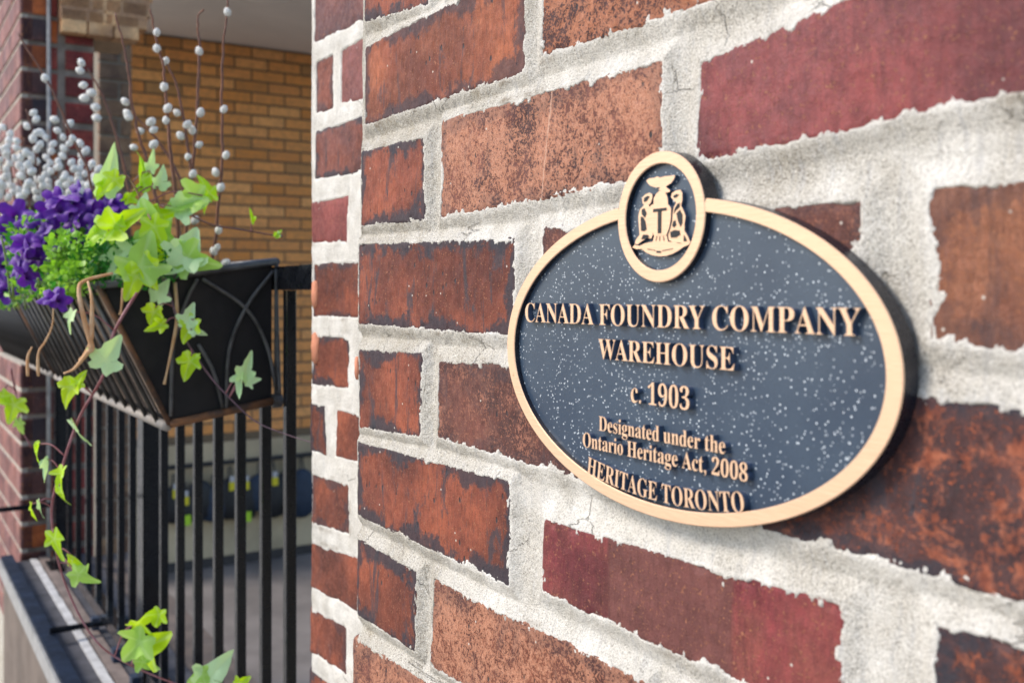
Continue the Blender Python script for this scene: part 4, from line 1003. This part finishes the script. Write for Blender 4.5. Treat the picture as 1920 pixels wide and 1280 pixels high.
def bush(name, label, cat_, group, flowers, box, nleaf, mats, z0, lsz=13, narrow=.5):
    c0 = at((box[0] + box[2]) / 2, box[3], z0); e_ = empty(name, c0, label, cat_, group)
    for (x, y, s, a, dz) in flowers:
        z_ = z0 + (dz * .35 - .035 if dz > -.05 else dz); c_ = at(x, y, z_); ss = s / 2 / FPX * z_
        nd = (-camd + Vector((rnd.uniform(-.7, .7), rnd.uniform(-.7, .3), rnd.uniform(-.2, .8)))).normalized() if a is None else (-camd * a[0] + camr * a[1] + Vector((0, 0, a[2]))).normalized()
        o = link('flower', PM[rnd.randrange(6)], e_, (0, 0, 0)); o.rotation_mode = 'QUATERNION'
        o.rotation_quaternion = nd.to_track_quat('Z', 'Y'); ss *= 1.1; o.scale = (ss, ss, ss); o.location = c_ - world_loc(e_)
    v = []; f = []; vein = []
    mb = MB()
    for i in range(nleaf):
        x = rnd.uniform(box[0], box[2]); y = rnd.uniform(box[1], box[3]); z_ = z0 + rnd.uniform(-.02, .16)
        ex = (x - (box[0] + box[2]) / 2) / ((box[2] - box[0]) / 2); ey = (y - (box[1] + box[3]) / 2) / ((box[3] - box[1]) / 2)
        if ex * ex * .8 + ey * ey * .8 > 1 and rnd.random() < .8: continue
        c_ = at(x, y, z_); s = lsz / FPX * z_ * rnd.uniform(.7, 1.5)
        d = Vector((rnd.uniform(-1, 1), rnd.uniform(-1, 1), rnd.uniform(-.3, 1))).normalized(); w_ = d.cross(Vector((rnd.uniform(-1, 1), rnd.uniform(-1, 1), rnd.uniform(-1, 1)))).normalized() * narrow
        nn_ = d.cross(w_)
        mb.add([c_, c_ + (d*.35 + w_*.5 + nn_*.2) * s, c_ + (d*.75 + w_*.4 + nn_*.1) * s, c_ + d * s, c_ + (d*.75 - w_*.4 + nn_*.1) * s, c_ + (d*.35 - w_*.5 + nn_*.2) * s, c_ + d * s * .5],
               [(0,1,6), (1,2,6), (2,3,6), (3,4,6), (4,5,6), (5,0,6)])
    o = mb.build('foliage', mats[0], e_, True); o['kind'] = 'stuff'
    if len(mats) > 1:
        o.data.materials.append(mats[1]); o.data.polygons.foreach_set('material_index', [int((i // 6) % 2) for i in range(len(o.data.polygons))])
    sb = MB()
    for i in range(14):
        x = rnd.uniform(box[0], box[2]); a_ = at(x, box[3], z0 + .08); b__ = at(x + rnd.uniform(-25, 25), rnd.uniform(box[1], box[3] - 20), z0 + rnd.uniform(0, .1)); sb.tube(spline([a_, (a_ + b__) / 2 + Vector((0, 0, .01)), b__], 3), .0012, 5)
    so_ = sb.build('stem', simple('soft_green_stem', (.25, .40, .10), .6), e_, True)
    return e_
F1 = [(118,372,70,None,.1),(150,385,66,None,.12),(95,400,58,None,.1),(170,402,56,None,.1),(130,425,62,None,.06),(60,408,62,None,.14),(195,392,52,None,.13),(215,385,46,None,.14),(80,432,58,None,.04),(28,402,60,None,.2),(150,440,44,None,.08),(180,420,52,None,.04),
      (50,455,60,(1,.3,.6),.0),(42,480,64,(.6,-.8,.2),-.02),(85,462,52,None,.02),(68,480,44,None,.03),(55,518,56,(.5,.9,.4),-.03),(30,500,48,None,.0),(100,375,50,None,.12),(12,430,48,None,.2),(112,392,58,None,.05),(140,362,48,None,.15)]
bush('petunia', 'purple petunia in the near window box with deep violet ruffled flowers and lime buds', 'petunia', 'petunias in the window boxes', F1, (15, 400, 215, 560), 1500, [bush_leaf, bush_dark], 1.17)
F2 = [(5,495,60,None,0),(-10,530,56,None,0),(8,545,52,None,0),(20,520,48,None,.04),(-25,470,60,None,.02),(96,556,58,(.7,.2,.7),-.24),(4,460,44,None,.1)]
bush('petunia', 'smaller purple petunia cut by the left edge with flowers spilling over the rim', 'petunia', 'petunias in the window boxes', F2[:5] + F2[6:], (-60, 440, 60, 580), 700, [bush_leaf, bush_dark], 1.34)
bush('petunia', 'single petunia shoot drooping over the slatted front with one violet bloom', 'petunia', 'petunias in the window boxes', [(92,556,46,(.6,-.3,.7),-.01),(112,562,44,(.7,.7,.3),0)], (70, 520, 125, 560), 120, [bush_leaf, bush_dark], 1.05)
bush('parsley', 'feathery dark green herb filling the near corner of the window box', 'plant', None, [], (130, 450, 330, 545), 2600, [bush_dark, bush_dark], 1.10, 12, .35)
bush('yellow_green_filler_plant', 'yellow-green filler plant with tiny rounded leaves between petunias and herb', 'plant', None, [], (85, 435, 180, 560), 700, [bush_leaf], 1.09, 13, .8)

# dried stalks
dry = simple('dried_stalk', (.60, .42, .26), .8, var=.4, scale=50, bump=.3, col2=(.50, .24, .10))
ds = empty('dried_stalk', at(165, 530, 1.04), 'bundle of tan dried stalks bent over the slatted front of the window box', 'dried stalks')
for pts, r_ in (([(212,512,1.05),(160,526,1.04),(148,545,1.03),(158,600,1.02),(172,650,1.02),(165,660,1.02),(140,690,1.03),(120,700,1.03)], [.0022,.003,.0035,.0045,.005,.004,.0025,.0015]),
                ([(165,528,1.03),(172,560,1.02),(172,610,1.02),(170,640,1.02),(150,675,1.03)], [.002,.0025,.004,.003,.001]),
                ([(100,575,1.05),(98,610,1.05),(85,640,1.05),(72,662,1.05),(72,705,1.05)], [.0012,.0015,.002,.002,.0035]),
                ([(60,650,1.05),(52,670,1.05),(52,705,1.05)], [.0015,.0025,.003]),
                ([(328,530,1.13),(332,590,1.12),(325,640,1.12),(308,720,1.12)], [.0035,.0035,.003,.0015]),
                ([(232,540,1.08),(226,590,1.08)], [.004, .001])):
    sp2 = spline([at(*p_) for p_ in pts], 5); n = len(sp2); m_ = len(r_)
    rad = [r_[min(int(i / (n - 1) * (m_ - 1)), m_ - 2)] * (1 - (i / (n - 1) * (m_ - 1)) % 1) + r_[min(int(i / (n - 1) * (m_ - 1)) + 1, m_ - 1)] * ((i / (n - 1) * (m_ - 1)) % 1) for i in range(n)]
    rad = [q * .62 for q in rad]; mb = MB(); mb.tube(sp2, rad, 6); mb.build('stalk', dry, ds, True)
